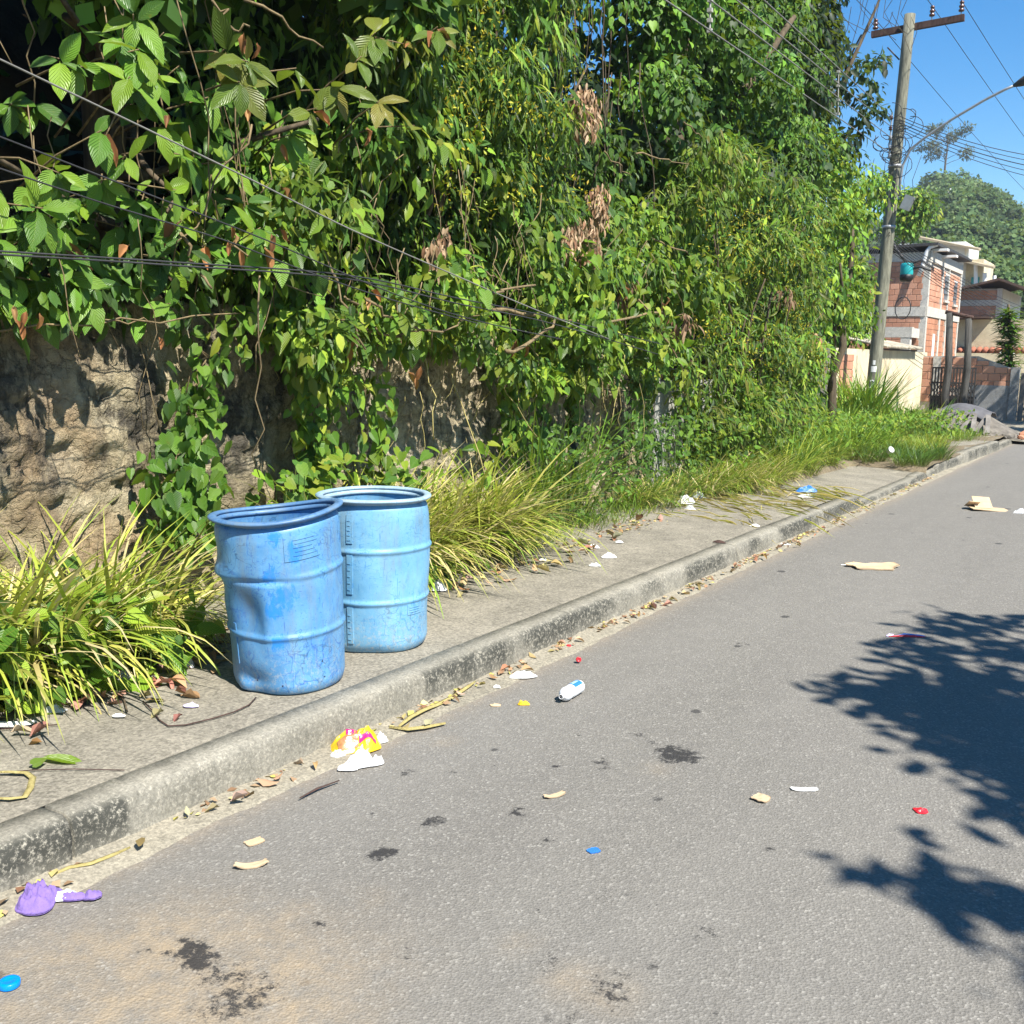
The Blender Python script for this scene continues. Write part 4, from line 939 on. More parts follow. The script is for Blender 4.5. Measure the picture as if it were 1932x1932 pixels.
# ================================================================== utility pole, lamp, cables
PY = 24.0
def pp(a, b): return ply(a, b, PY)
base = pp(1640, 795); topP = pp(1717, 27); base.z = 0.02
UP = empty('utility_pole', tuple(base), label='leaning weathered timber utility pole with crossarm standing in tall grass', cat='utility pole')
o = base
mb = MB(); mb.tube([(topP - base) * f for f in np.linspace(0, 1, 12)], [.148 - .036 * f for f in np.linspace(0, 1, 12)], 20); mb.build('shaft', 'pole_wood', UP, True)
A, B = pp(1641, 62), pp(1817, 29)
ax = (B - A); ang = math.atan2(ax.z, ax.x); ln = ax.length
rot = Matrix.Rotation(-ang, 3, 'Y'); cen = (A + B) / 2 + Vector((0, .16, 0)) - o
mb = MB(); mb.box(cen, (ln, .10, .13), rot); arm = mb.build('crossarm', 'arm_wood', UP)
def seg(p, q, r, nm, m, parent, org, sides=7):
    mb = MB(); mb.tube([Vector(p) - org, Vector(q) - org], r, sides); return mb.build(nm, m, parent, True)
seg(pp(1675, 90) + Vector((0, -.02, 0)), pp(1697, 113) + Vector((0, -.02, 0)), .016, 'brace', 'dark_metal', UP, o); seg(pp(1722, 70) + Vector((0, .05, 0)), pp(1705, 118) + Vector((0, .05, 0)), .016, 'brace', 'dark_metal', UP, o)
def insulator(p):
    e = MB(); e.tube([p - o + Vector((0, 0, -.15)), p - o + Vector((0, 0, .1))], .014, 6); i = e.build('insulator_pin', 'galv', UP, True)
    mb = MB(); mb.lathe([(.02, 0), (.055, .01), (.06, .04), (.035, .06), (.035, .08), (.052, .09), (.055, .12), (.03, .14), (.03, .16), (.045, .17), (.045, .20), (.02, .22)], 14, tuple(p - o)); mb.build('insulator', 'porcelain', i, True)
INS = [pp(1648, 52) + Vector((0, .16, 0)), pp(1755, 24 + 8) + Vector((0, .16, .05)), pp(1811, 20) + Vector((0, .16, .02))]
for p in INS: insulator(p)
def pole_at(z):
    f = z / (topP.z - base.z); return base.lerp(topP, f), .148 - .036 * f
# secondary rack
for k, b in enumerate((225, 245, 262, 280, 296)):
    p = pp(1686 + k * -.6, b) + Vector((-.02, -.17, 0)) - o
    mb = MB(); mb.lathe([(.02, -.04), (.045, -.03), (.03, 0), (.045, .03), (.02, .04)], 10, tuple(p)); mb.build('spool', 'porcelain' if k < 2 else 'galv', UP, True)
mb = MB(); q0, q1 = pp(1686, 215) - o, pp(1680, 300) - o; mb.tube([q0 + Vector((0, -.14, 0)), q1 + Vector((0, -.14, 0))], .02, 6); mb.build('rack_bracket', 'galv', UP)
for b in (315, 430):
    p = pp(1702 - (b - 215) * .1, b) - o; mb = MB(); mb.lathe([(.14, -.03), (.146, -.025), (.146, .025), (.14, .03)], 20, tuple(pole_at(p.z + o.z)[0] - o)); mb.build('band', 'galv', UP, True)
# white paint marks
def on_pole(nm, z, a0, a1, h, m):
    c, r = pole_at(z); mb = MB(); V = []
    for i in range(3):
        for j in range(7):
            a = a0 + (a1 - a0) * j / 6; rr = r + .004; V.append(c - o + Vector((rr * math.cos(a), rr * math.sin(a), h * i / 2)))
    mb.add(V, [(i * 7 + j, i * 7 + j + 1, (i + 1) * 7 + j + 1, (i + 1) * 7 + j) for i in range(2) for j in range(6)]); return mb.build(nm, m, UP)
on_pole('sticker', 1.30, -1.9, -1.0, .13, 'white_paint'); on_pole('sticker', 1.46, -1.7, -1.3, .1, 'white_paint')
fc = bpy.data.curves.new('painted_number', 'FONT'); fc.body = '2'; fc.size = .26; fc.align_x = 'CENTER'; fc.extrude = .001; fc.materials.append(MT['white_paint'])
ft = bpy.data.objects.new('tmp', fc); COL.objects.link(ft); bpy.context.view_layer.update(); fm = bpy.data.meshes.new_from_object(ft.evaluated_get(bpy.context.evaluated_depsgraph_get())); bpy.data.objects.remove(ft)
fo = bpy.data.objects.new('painted_number', fm); link(fo, UP); c, r = pole_at(1.0); fo.location = c - o + Vector((.02, -r - .004, -.05)); fo.rotation_euler = (rad(90), 0, rad(6))
# lamp arm and head
LA = [pp(1699, 372), pp(1702, 345), pp(1707, 315), pp(1722, 285), pp(1750, 263), pp(1800, 230), pp(1860, 195), pp(1900, 175), pp(1922, 166)]
for k, p in enumerate(LA): p.y -= .16 + .02 * k
mb = MB(); mb.tube([p - o for p in LA], .026, 8); la = mb.build('lamp_arm', 'galv', UP, True)
mb = MB(); hd = LA[-1] - o; dv = (LA[-1] - LA[-2]).normalized()
mb.tube([hd - dv * .06, hd + dv * .05, hd + dv * .2, hd + dv * .42, hd + dv * .62, hd + dv * .68], [.03, .07, .11, .13, .09, .03], 12); mb.build('lamp_head', 'dark_metal', la, True)
mb = MB(); q = pp(1706, 385) - o + Vector((.1, -.16, 0)); mb.box(q, (.2, .12, .3), Matrix.Rotation(.4, 3, 'Y')); mb.build('junction_box', 'galv', UP)

def cable(pts, r, label, m='cable', group=None, name='overhead_cable', sag=0.0, n=16):
    pts = [Vector(p) for p in pts]; fine = []
    if len(pts) == 2:
        for i in range(n + 1):
            f = i / n; p = pts[0].lerp(pts[1], f); p.z -= sag * 4 * f * (1 - f); fine.append(p)
    else:
        k = len(pts)
        for i in range(k - 1):
            p0, p1, p2, p3 = pts[max(i - 1, 0)], pts[i], pts[i + 1], pts[min(i + 2, k - 1)]
            for j in range(6):
                t_ = j / 6; fine.append(0.5 * ((2 * p1) + (p2 - p0) * t_ + (2 * p0 - 5 * p1 + 4 * p2 - p3) * t_ * t_ + (3 * p1 - p0 - 3 * p2 + p3) * t_ ** 3))
        fine.append(pts[-1])
    og = fine[0]; mb = MB(); mb.tube([p - og for p in fine], r, 6); return mb.build(name, m, None, True, loc=og, label=label, cat='cable', group=group)
for k, p in enumerate(INS):
    q = p + Vector((0, 0, .2))
    cable([q + Vector((.2, -60, .3)), q], .007, None, sag=.5)['label'] = 'thin power line crossing the sky from the %s crossarm insulator towards the viewer' % ('inner', 'middle', 'outermost')[k]
    cable([q, q + Vector((1.2 + .3 * k, 55, -.3))], .007, 'thin power line running down the street from the %s crossarm insulator' % ('inner', 'middle', 'outermost')[k], sag=.5)
# low-voltage lines back over the hedge
LVT = [((1255, 0), (1480, 150), (1684, 292)), ((1340, 0), (1560, 152), (1684, 262)), ((1390, 0), (1600, 160), (1686, 243)), ((1430, -10), (1620, 150), (1688, 225))]
nm = ['lowest', 'second lowest', 'second highest', 'highest']
for k, pts in enumerate(LVT):
    s0, s1 = plx(*pts[0], -4.25), pp(*pts[2]) + Vector((0, -.18, 0)); back = s0 + (s0 - s1) * .9
    cable([back, s1], .008, '%s of four pale twisted lines slanting across the green hedge to the pole' % nm[k].capitalize(), 'cable_grey')
for (a, b0, b1) in [(1582, 135, 215), (1340, 0, 58)]:
    p, q = plx(a, b0, -5.2 if a > 1500 else -4.5), plx(a - 1, b1, -5.2 if a > 1500 else -4.5); mb = MB(); mb.tube([q - p, Vector()], .012, 6)
    for f in (0, .33, .66, 1): mb.box((q - p) * f, (.05, .04, .04))
    mb.build('cable_spacer', 'cable_pale', None, loc=p, label='pale vertical spacer rod clipped to the four lines %s' % ('over the dark tree leaves' if a > 1500 else 'over the creeper tree'), cat='spacer', group='spacers on the low lines')
# slack cables in front of the hedge
def slack(pts, X, r, label, m='cable'):
    P3 = [plx(a, b, X) for a, b in pts]; d0 = P3[0] - P3[1]; P3 = [P3[0] + d0 * 3, P3[0] + d0 * 2, P3[0] + d0] + P3; cable(P3, r, label, m)
slack([(0, 112), (240, 226), (480, 342), (660, 432), (860, 520), (1000, 580), (1150, 640)], -3.95, .0045, 'pale slack cable hanging highest across the big leaves', 'cable_grey')
slack([(0, 258), (250, 355), (500, 452), (740, 553), (900, 605), (1060, 640)], -3.92, .004, 'dark slack cable crossing the leaves below the pale cable')
slack([(0, 318), (200, 385), (420, 452), (560, 505), (720, 560), (900, 610)], -3.90, .004, 'dark slack cable dipping through the big leaf whorls')
slack([(0, 474), (333, 495), (661, 520), (860, 562), (1040, 598), (1250, 650)], -3.95, .0045, 'upper of two black cables running level above the earth wall')
slack([(0, 480), (333, 501), (661, 527), (860, 572), (1040, 610), (1240, 668)], -3.94, .0045, 'lower of two black cables running level above the earth wall')
# cables leaving the pole
for k in range(5):
    a = pp(1700, 222 + k * 6) + Vector((0, -.18, 0)); b = ply(2100, 305 + k * 13, 27 + k)
    cable([a, b], .011 if k == 2 else .008, 'overhead cable number %s from the top fanning right from the pole behind the lamp arm' % ('one', 'two', 'three', 'four', 'five')[k], sag=.25)
for k in range(8):
    a = pp(1672, 440 + k * 5) + Vector((.1, -.17 + .04 * k, 0)); b = Vector((-4.6 + .12 * k, 62, 4.0 - .12 * k))
    cable([a, b], .008, 'dark service cable in the bundle running from the pole past the brick house', group='service cables past the brick house', sag=.55 + .05 * k)
for k in range(6):
    a = pp(1672, 440 + k * 6) + Vector((-.1, -.17, 0)); b = plx(1300 - 40 * k, 640 + 18 * k, -4.4)
    cable([a, b], .006, 'service cable from the pole sinking into the flowering bush', group='service cables into the bush', sag=.5 + .1 * k)
SPB = empty('splice_closure', tuple(ply(1711, 508, 26.0)), label='teal cable splice closure hanging on the cables before the brick house', cat='cable box')
mb = MB(); mb.lathe([(.05, -.22), (.13, -.2), (.15, -.12), (.15, .1), (.12, .14), (.05, .15)], 14); mb.build('shell', 'teal_plastic', SPB, True)
mb = MB(); mb.lathe([(.10, -.29), (.14, -.25), (.155, -.2), (.155, -.13), (.13, -.12)], 14); mb.build('cap', 'black_plastic', SPB, True)
mb = MB(); mb.tube([(0, 0, .12), (-.12, 0, .28), (-.3, 0, .5), (-.42, 0, .75)], .035, 7); mb.tube([(.1, 0, 0), (.3, 0, .05), (.55, 0, -.05)], .03, 7); mb.tube([(.05, 0, .1), (.3, 0, .2), (.6, 0, .0)], .02, 7); mb.build('cable_tail', 'cable', SPB, True)
cp = ply(1722, 628 - 40, 25); mb = MB(); mb.tube([(.17 * math.sin(a), 0, .25 * math.cos(a) - .25) for a in np.linspace(0, 6.28, 22)], .013, 6); mb.build('cable_coil', 'cable', None, True, loc=ply(1705 - 80 + 80, 560, 25), label='loose oval loop of cable hanging before the brick gable', cat='cable')
mb = MB()
for k in range(16):
    p = pp(1690, 225 + k * 6) - o + Vector((R.gauss(0, .1), -.2, 0)); r_ = R.uniform(.12, .32); c = p + Vector((R.uniform(-.25, .2), R.uniform(-.1, .1), R.uniform(-.2, .2)))
    mb.tube([c + Vector((r_ * math.sin(a), R.gauss(0, .02), r_ * .8 * math.cos(a))) for a in np.linspace(0, R.uniform(3, 6), 12)], .008, 5)
for k in range(5):
    p = pp(1676 + 10 * k * .4, 300) - o + Vector((-.25 + .2 * k, -.2, 0)); mb.tube([p, p + Vector((R.gauss(0, .1), 0, -.5)), p + Vector((R.gauss(0, .1), 0, -1.0 - R.random()))], .006, 5)
mb.build('wire_tangle', 'cable', UP, True, kind='stuff')

# ================================================================== HOUSES AND WALLS DOWN THE STREET
BRK = {}
def brick_mesh(w_, h_, d_):
    k = (round(w_, 3), round(h_, 3), round(d_, 3))
    if k not in BRK:
        mb = MB(); mb.box((0, 0, 0), (w_, d_, h_)); me = bpy.data.meshes.new('brick'); me.from_pydata(mb.v, [], mb.f)
        bm = bmesh.new(); bm.from_mesh(me); bmesh.ops.bevel(bm, geom=[e for e in bm.edges if all(v.co.y < 0 for v in e.verts)], offset=.008, segments=1, affect='EDGES'); bm.to_mesh(me); bm.free()
        me.materials.append(MT['brick_piece']); BRK[k] = me
    return BRK[k]
def brick_face(parent, org, u, W, z0, z1, skip=(), budget=300, bw=.30, bh=.20, proud=.015, jit=.004, rest='brick_courses'):
    """hollow-block courses on the vertical plane through org along unit vector u (facing right of u turned -90 deg)"""
    u = Vector(u); nrm = Vector((u.y, -u.x, 0)); rz = math.atan2(u.y, u.x); po = Vector(parent.location); made = 0; left = MB(); row = 0; z = z0
    while z + bh * .6 < z1:
        hh = min(bh, z1 - z) - .014; x = -(bw / 2 if row % 2 else 0)
        while x < W:
            a, b = max(x, 0), min(x + bw, W)
            if b - a > .06 and not any(s0 - .02 < (a + b) / 2 < s1 + .02 and t0 - .05 < z + hh / 2 < t1 + .05 for s0, s1, t0, t1 in skip):
                c = Vector(org) + u * ((a + b) / 2) + nrm * (proud / 2 + R.uniform(0, jit)); c.z = z + hh / 2
                if made < budget:
                    o = bpy.data.objects.new('brick', brick_mesh(b - a - .014, hh, .04)); link(o, parent); o.location = c - po; o.rotation_euler = (0, 0, rz); made += 1
                else: left.box(c - po, (b - a - .014, .04, hh), Matrix.Rotation(rz, 3, 'Z'))
            x += bw
        z += bh; row += 1
    if left.v: left.build(rest, 'brick', parent, kind='stuff')
    return made

# ---- brick house
FX, GY = -7.6, 38.4
HA = empty('brick_house', (FX, GY, .1), label='unfinished two-storey red block house with pale concrete frame and barred windows', cat='house'); ho = Vector(HA.location)
def hb(nm, m, lo, hi, parent=HA, org=None):
    mb = MB(); og = Vector(parent.location) if parent.parent is None else Vector(parent.parent.location)
    mb.span([a - b for a, b in zip(lo, og)], [a - b for a, b in zip(hi, og)]); return mb.build(nm, m, parent)
hb('wall', 'mortar', (-12.2, GY + .02, .1), (FX - .02, 44.7, 5.3))
wins = []
for (a0, a1, b0, b1) in [(1780, 1790.5, 523, 566), (1797, 1806, 534, 574)]:
    p, q = plx(a0, b1, FX), plx(a1, b0, FX); wins.append((p.y, q.y, p.z, q.z))
cols_ = [(GY, GY + .22), (40.75, 40.98), (42.0, 42.2), (44.5, 44.7)]
sk = [(a - GY, b - GY, 0, 9) for a, b in cols_] + [(a - GY, b - GY, c, d) for a, b, c, d in wins]
brick_face(HA, (-12.0, GY + .02, 0), (1, 0, 0), 4.25, 1.5, 3.12, [(0, 1.2, 0, 9)], 90)
brick_face(HA, (-12.0, GY + .02, 0), (1, 0, 0), 4.25, 3.46, 5.0, [(0, 1.2, 0, 9)], 90)
brick_face(HA, (FX - .02, GY, 0), (0, 1, 0), 6.3, 3.46, 4.98, sk, 110)
brick_face(HA, (FX - .02, GY, 0), (0, 1, 0), 6.3, 1.5, 3.12, sk, 10)
for a, b in cols_: hb('column', 'house_concrete', (FX - .2, a - .003, .1), (FX + .03, b + .003, 5.32))
hb('floor_beam', 'house_concrete', (-12.1, GY - .035, 3.12), (FX - .003, GY + .1, 3.44)); hb('floor_beam', 'house_concrete', (FX - .1, GY + .0, 3.12), (FX + .045, 44.72, 3.46))
hb('roof_beam', 'house_concrete', (-12.1, GY - .03, 5.0), (FX - .003, GY + .1, 5.3)); hb('roof_beam', 'house_concrete', (FX - .1, GY, 4.98), (FX + .04, 44.72, 5.36))
mb = MB(); mb.box((-2.2, 3.1, 5.36), (5.0, 6.9, .09), Matrix.Rotation(-.03, 3, 'Y')); mb.build('roof_slab', 'dark_metal', HA)
for a, b, c, d in wins:
    wn_ = hb('window', 'glass_dark', (FX - .06, a, c), (FX - .004, b, d))
    for k in range(4): hb('window_bar', 'galv', (FX + .012, a + (b - a) * (k + .5) / 4 - .012, c), (FX + .032, a + (b - a) * (k + .5) / 4 + .012, d), wn_)
    for k in range(3): hb('window_bar', 'dark_metal', (FX + .010, a, c + (d - c) * (k + 1) / 4 - .012), (FX + .034, b, c + (d - c) * (k + 1) / 4 + .012), wn_)
    hb('window_sill', 'house_concrete', (FX - .05, a - .08, c - .09), (FX + .08, b + .08, c - .01), wn_)
    hb('window_frame', 'white_paint', (FX - .05, a - .05, d + .003), (FX + .02, b + .05, d + .06), wn_)
d0, d1 = plx(1762, 640, FX), plx(1768, 600, FX); hb('narrow_door', 'white_paint', (FX - .03, 39.9, .9), (FX + .012, 40.3, 2.55))
mb = MB(); mb.tube([ply(1769, 461, GY - .2) - ho, ply(1755, 466, GY - .25) - ho, ply(1749, 474, GY - .25) - ho, ply(1741, 500, GY - .25) - ho, ply(1733, 521, GY - .25) - ho], .07, 8); mb.build('rain_pipe', 'white_paint', HA, True)
for (a, b) in [(1775, 470), (1792, 482)]:
    p = plx(a, b + 2, FX + .25); mb = MB(); mb.box(p - ho, (.5, .35, .08)); mb.tube([p - ho, p - ho + Vector((-.4, 0, -.1))], .03, 6); mb.build('wall_lamp', 'white_paint', HA)
# porch frame in front of the gable
pc = ply(1709, 650, 37.0)
hb('porch_column', 'house_concrete', (pc.x - .15, 36.85, .1), (pc.x + .15, 37.15, 2.35)); hb('porch_beam', 'house_concrete', (-12, 36.84, 2.352), (pc.x + .2, 37.16, 2.7)); hb('porch_beam', 'house_concrete', (pc.x - .14, 37.17, 2.36), (pc.x + .14, GY - .05, 2.68))
hb('porch_block', 'grey_render', (pc.x - .6, 37.3, .1), (pc.x - .3, 37.5, 2.1))

# ---- cream boundary wall with sheet roof
CX = -6.5
CW = empty('boundary_wall', (CX, 24.0, .05), label='cream plastered boundary wall with exposed blocks behind the utility pole', cat='wall')
y0 = plx(1578, 655, CX).y; y1 = plx(1751, 690, CX).y; zt = 1.84
cb = Vector(CW.location)
def cbx(nm, m, lo, hi): mb = MB(); mb.span([a - b for a, b in zip(lo, cb)], [a - b for a, b in zip(hi, cb)]); return mb.build(nm, m, CW)
cbx('plaster', 'cream_plaster', (CX - .15, y0, .0), (CX, y1 - .25, zt)); cbx('end_pillar', 'grey_render', (CX - .2, y1 - .24, 0), (CX + .06, y1 + .15, zt - .18)); cbx('return_face', 'mortar', (CX - 4, y0 + .003, 0), (CX - .152, y0 + .15, zt - .002))
ya = plx(1583, 700, CX).y; yb = plx(1608, 700, CX).y
brick_face(CW, (CX, ya, 0), (0, 1, 0), yb - ya, .6, 1.72, (), 60, .28, .19, .006, .003)
yr0, yr1 = plx(1655, 660, CX).y, plx(1727, 664, CX).y
for i in range(int((yr1 - yr0) / .5)):
    mb = MB(); V = []; Fq = []; n = 13
    for j in range(n):
        y = yr0 + .5 * i + .49 * j / (n - 1); z = zt + .10 + .03 * math.sin(j * 2 * math.pi / 4); 
        for x, dz in ((CX + .22, 0), (CX - 1.6, .35)): V += [(x - cb.x, y - cb.y, z + dz - cb.z), (x - cb.x, y - cb.y, z + dz - .02 - cb.z)]
    for j in range(n - 1):
        k = 4 * j; Fq += [(k, k + 4, k + 6, k + 2), (k + 1, k + 3, k + 7, k + 5), (k, k + 1, k + 5, k + 4), (k + 2, k + 6, k + 7, k + 3)]
    mb.add(V, Fq); mb.build('roof_sheet', 'roof_sheet', CW)
cbx('rail', 'dark_metal', (CX + .01, yr0, zt + .003), (CX + .05, yr1, zt + .05))

# ---- block wall closing the driveway
BY = 29.6
p0, p1, p2 = ply(1742, 672, BY), ply(1845, 672, BY), ply(1908, 695, BY)
BW = empty('block_wall', (p1.x, BY, .05), label='red block garden wall with grey rendered foot beside the driveway', cat='wall'); wo = Vector(BW.location)
core = [(p0.x, 0), (p2.x, 0), (p2.x, p2.z), (p1.x, p1.z), (p0.x, p0.z)]
mb = MB(); V = [(x - wo.x, .02, z - wo.z) for x, z in core] + [(x - wo.x, .16, z - wo.z) for x, z in core]
mb.add(V, [(4, 3, 2, 1, 0)[::-1], (5, 6, 7, 8, 9)[::-1]] + [(i, i + 5, (i + 1) % 5 + 5, (i + 1) % 5) for i in range(5)]); mb.build('core', 'mortar', BW)
def top_at(x): return p1.z if x < p1.x else p1.z + (p2.z - p1.z) * (x - p1.x) / (p2.x - p1.x)
z = .1; row = 0; cnt = 0
while z < p1.z - .05:
    x = p0.x - (.15 if row % 2 else 0)
    while x < p2.x:
        a, b = max(x, p0.x), min(x + .30, p2.x); h_ = .185
        zt_ = min(z + h_, top_at(a) - .01, top_at(b) - .01)
        grey = z < .88 and b > p1.x - .35
        if b - a > .06 and zt_ - z > .05 and not grey and z > .4:
            o = bpy.data.objects.new('brick', brick_mesh(b - a - .014, zt_ - z, .04)); link(o, BW); o.location = ((a + b) / 2 - wo.x, .02 - .008 + R.uniform(-.004, 0), (z + zt_) / 2 - wo.z)
        x += .30
    z += .20; row += 1
mb = MB(); mb.span((p1.x - .37 - wo.x, -.012, -.05), (p2.x - .003 - wo.x, .015, .93)); mb.build('render_coat', 'grey_render', BW)
mb = MB(); c_ = ply(1767, 700, BY); mb.span((c_.x - .1 - wo.x, -.03, 0), (c_.x + .1 - wo.x, .01, p0.z - .06)); mb.build('pillar', 'house_concrete', BW)
mb = MB(); mb.span((p2.x + .004 - wo.x, -.05, -.05), (p2.x + .2 - wo.x, .2, p2.z - .02)); mb.build('pillar', 'grey_render', BW)
# plank fence beyond it
FN = empty('plank_fence', (p2.x + .22, BY + .1, .05), label='grey upright plank fence joining the end of the block wall', cat='fence')
for k in range(9):
    mb = MB(); mb.box((.07 + k * .145, R.uniform(-.01, .01), .62 + R.uniform(-.03, .03)), (.125, .03, 1.25), Matrix.Rotation(R.uniform(-.02, .02), 3, 'Y')); mb.build('plank', 'old_plank', FN)
for z in (.3, 1.0): mb = MB(); mb.span((0, .02, z), (1.32, .06, z + .08)); mb.build('rail', 'old_plank', FN)

# ---- timber posts with lintel and iron gate
GT = empty('timber_gateway', (ply(1803, 787, 27.6).x, 27.6, .1), label='rough timber posts with a crossbeam standing before the block wall', cat='gateway'); go = Vector(GT.location); gy = go.y
q = [ply(1792, 590, gy), ply(1783, 788, gy), ply(1828, 601, gy), ply(1818, 785, gy)]
for a, b in ((q[0], q[1]), (q[2], q[3])):
    b.z = .1; mb = MB(); m_ = a.lerp(b, .5) + Vector((.03, 0, 0)); m2 = a.lerp(b, .75) + Vector((-.03, 0, 0)); mb.tube([b - go, m2 - go, m_ - go, a - go], [.10, .088, .085, .078], 12); mb.build('post', 'post_wood', GT, True)
mb = MB(); a, b = q[0] + Vector((-.1, 0, .02)), q[2] + Vector((.1, 0, .02)); mb.tube([a - go, b - go], .05, 8); mb.build('crossbeam', 'arm_wood', GT, True)
IG = empty('iron_gate', (ply(1755, 760, gy + .3).x, gy + .3, .1), label='dark wrought iron gate with lattice top between timber posts and cream wall', cat='gate'); io = Vector(IG.location)
gw = ply(1836, 760, gy + .3).x - io.x; gh = 1.32
for k in range(15):
    mb = MB(); mb.box((gw * k / 14, 0, gh / 2), (.034, .03, gh)); mb.build('bar', 'dark_metal', IG)
for z in (.06, .55, .95, gh): mb = MB(); mb.span((-.02, -.013, z - .02), (gw + .02, .013, z + .02)); mb.build('rail', 'dark_metal', IG)
lat = MB()
for k in range(12):
    for s in (-1, 1):
        x = gw * (k + .5) / 12; lat.box((x, -.02 * s, .75), (.02, .014, .44), Matrix.Rotation(.5 * s, 3, 'Y'))
lat.build('lattice', 'dark_metal', IG)
mb = MB(); mb.span((0, .03, .02), (gw, .04, .62)); mb.build('kick_sheet', 'dark_metal', IG)

# ---- debris heap on the sidewalk
DP = gnd(1822, 820, .12); DH = empty('debris_heap', (DP.x - .15, DP.y + .6, .1), label='heap of rubble covered by a grey tarp at the driveway edge', cat='debris')
mb = MB(); V = []; Fq = []; n = 22
for i in range(9):
    for j in range(n):
        a = 2 * math.pi * j / n; r_ = 1.15 * i / 8; h_ = .52 * max(0, 1 - (i / 8) ** 1.6) * (1 + .25 * fbm(math.cos(a) * r_ * 2, math.sin(a) * r_ * 2, 3)) + .05 * fbm(math.cos(a) * r_ * 6, math.sin(a) * r_ * 6, 1) * (1 - i / 8)
        V.append((r_ * math.cos(a) * 1.0, r_ * math.sin(a), h_ - .02))
Fq = [(i * n + j, (i + 1) * n + j, (i + 1) * n + (j + 1) % n, i * n + (j + 1) % n) for i in range(8) for j in range(n)]; mb.add(V, Fq); mb.build('mound', 'rubble', DH, True)
mb = MB(); V = []; n = 13
for i in range(n):
    for j in range(n):
        x, y = (i / (n - 1) - .5) * 1.35 - .12, (j / (n - 1) - .5) * 1.2; r_ = math.hypot(x, y) / 1.15
        V.append((x, y, .54 * max(0, 1 - r_ ** 1.5) + .10 + .05 * fbm(x * 3, y * 3, 7)))
Fq = [(i * n + j, (i + 1) * n + j, (i + 1) * n + j + 1, i * n + j + 1) for i in range(n - 1) for j in range(n - 1)]; mb.add(V, Fq); tp = mb.build('tarp', 'tarp', DH, True)
sm_ = tp.modifiers.new('s', 'SOLIDIFY'); sm_.thickness = .015
for k in range(9):
    a = -2.0 + k * .16; x = -.45 + .13 * k; mb = MB(); mb.box((x, -.80 - R.uniform(0, .12), .36 - k * .012), (.085, .55, .022), Matrix.Rotation(R.uniform(-.35, .25), 3, 'Z') @ Matrix.Rotation(.62, 3, 'X')); mb.build('plank', 'old_plank', DH)
for k in range(26):
    a = R.uniform(-3.0, .6); r_ = R.uniform(.9, 1.5); s = R.uniform(.05, .14); bm = bmesh.new(); bmesh.ops.create_icosphere(bm, subdivisions=1, radius=s)
    for v in bm.verts: v.co = Vector((v.co.x * R.uniform(.7, 1.3), v.co.y * R.uniform(.7, 1.3), v.co.z * R.uniform(.4, .8)))
    me = bpy.data.meshes.new('rubble_piece'); bm.to_mesh(me); bm.free(); me.materials.append(MT['rubble' if k % 3 else 'brick']); o = bpy.data.objects.new('rubble_piece', me); link(o, DH); o.location = (r_ * math.cos(a), r_ * math.sin(a) * .9, s * .4)

# ---- second house behind with brick upper wall and cream plaster
CY = 47.0
def cp_(a, b, dy=0.0): return ply(a, b, CY + dy)
l_, r_ = cp_(1812, 560), cp_(1889, 560)
HC = empty('plastered_house', (r_.x, CY, .1), label='second house with cream plaster below red blocks and sloping roof edge', cat='house'); co_ = Vector(HC.location)
def hc(nm, m, lo, hi, parent=HC): mb = MB(); mb.span([a - b for a, b in zip(lo, co_)], [a - b for a, b in zip(hi, co_)]); return mb.build(nm, m, parent)
zA, zB, zC, zD, zE = cp_(1850, 545).z, cp_(1850, 566).z, cp_(1850, 577).z, cp_(1850, 603).z, cp_(1850, 662).z
hc('wall', 'mortar', (l_.x - 2, CY + .02, .1), (r_.x - .05, CY + 6, zA)); brick_face(HC, (l_.x - .3, CY + .02, 0), (1, 0, 0), r_.x - l_.x + .2, zC + .02, zC + .0 + (zB - zC) * 0 + .01, (), 1)
brick_face(HC, (l_.x - .3, CY + .02, 0), (1, 0, 0), r_.x - l_.x + .25, zB, zA, (), 60); brick_face(HC, (l_.x - .3, CY + .02, 0), (1, 0, 0), r_.x - l_.x + .25, zD, zC, (), 80)
hc('beam', 'house_concrete', (l_.x - 1, CY - .04, zC + .004), (r_.x - .02, CY + .1, zB - .004)); hc('column', 'house_concrete', (r_.x - .16, CY - .05, zD), (r_.x + .04, CY + .2, zA))
hc('side_wall', 'white_paint', (r_.x - .04, CY + .21, .1), (r_.x + .03, CY + 6, zA)); hc('lower_wall', 'cream_plaster', (l_.x - 1, CY - .25, zE - .02), (r_.x + 1.6, CY - .05, zD - .004))
for (a_, b_) in ((cp_(1800, 551), cp_(1888, 530)), (cp_(1888.5, 530), cp_(1950, 552))):
    mb = MB(); V = []
    for q_ in (a_, b_):
        for dy_, dz_ in ((-.5, 0), (-.5, .09), (6.0, .09), (6.0, 0)): V.append(Vector((q_.x, CY + dy_, q_.z + dz_)) - co_)
    mb.add(V, [(0, 1, 5, 4), (1, 2, 6, 5), (2, 3, 7, 6), (3, 0, 4, 7), (0, 3, 2, 1), (4, 5, 6, 7)]); mb.build('roof', 'roof_dark', HC)
for k in range(16):
    mb = MB(); c = Vector((l_.x + k * .24, CY - .42, zE + .02)) - co_; mb.tube([c + Vector((0, -.2, -.03)), c + Vector((0, .16, .05))], .11, 8); mb.build('roof_tile', 'red_tile', HC, True)
hc('garden_wall', 'cream_plaster', (l_.x - 1, CY - .6, .1), (r_.x + 2.5, CY - .45, zE - .1))
hc('eave', 'roof_dark', (l_.x - 1, CY - .9, zD + .03), (r_.x - .2, CY - .06, zD + .09))
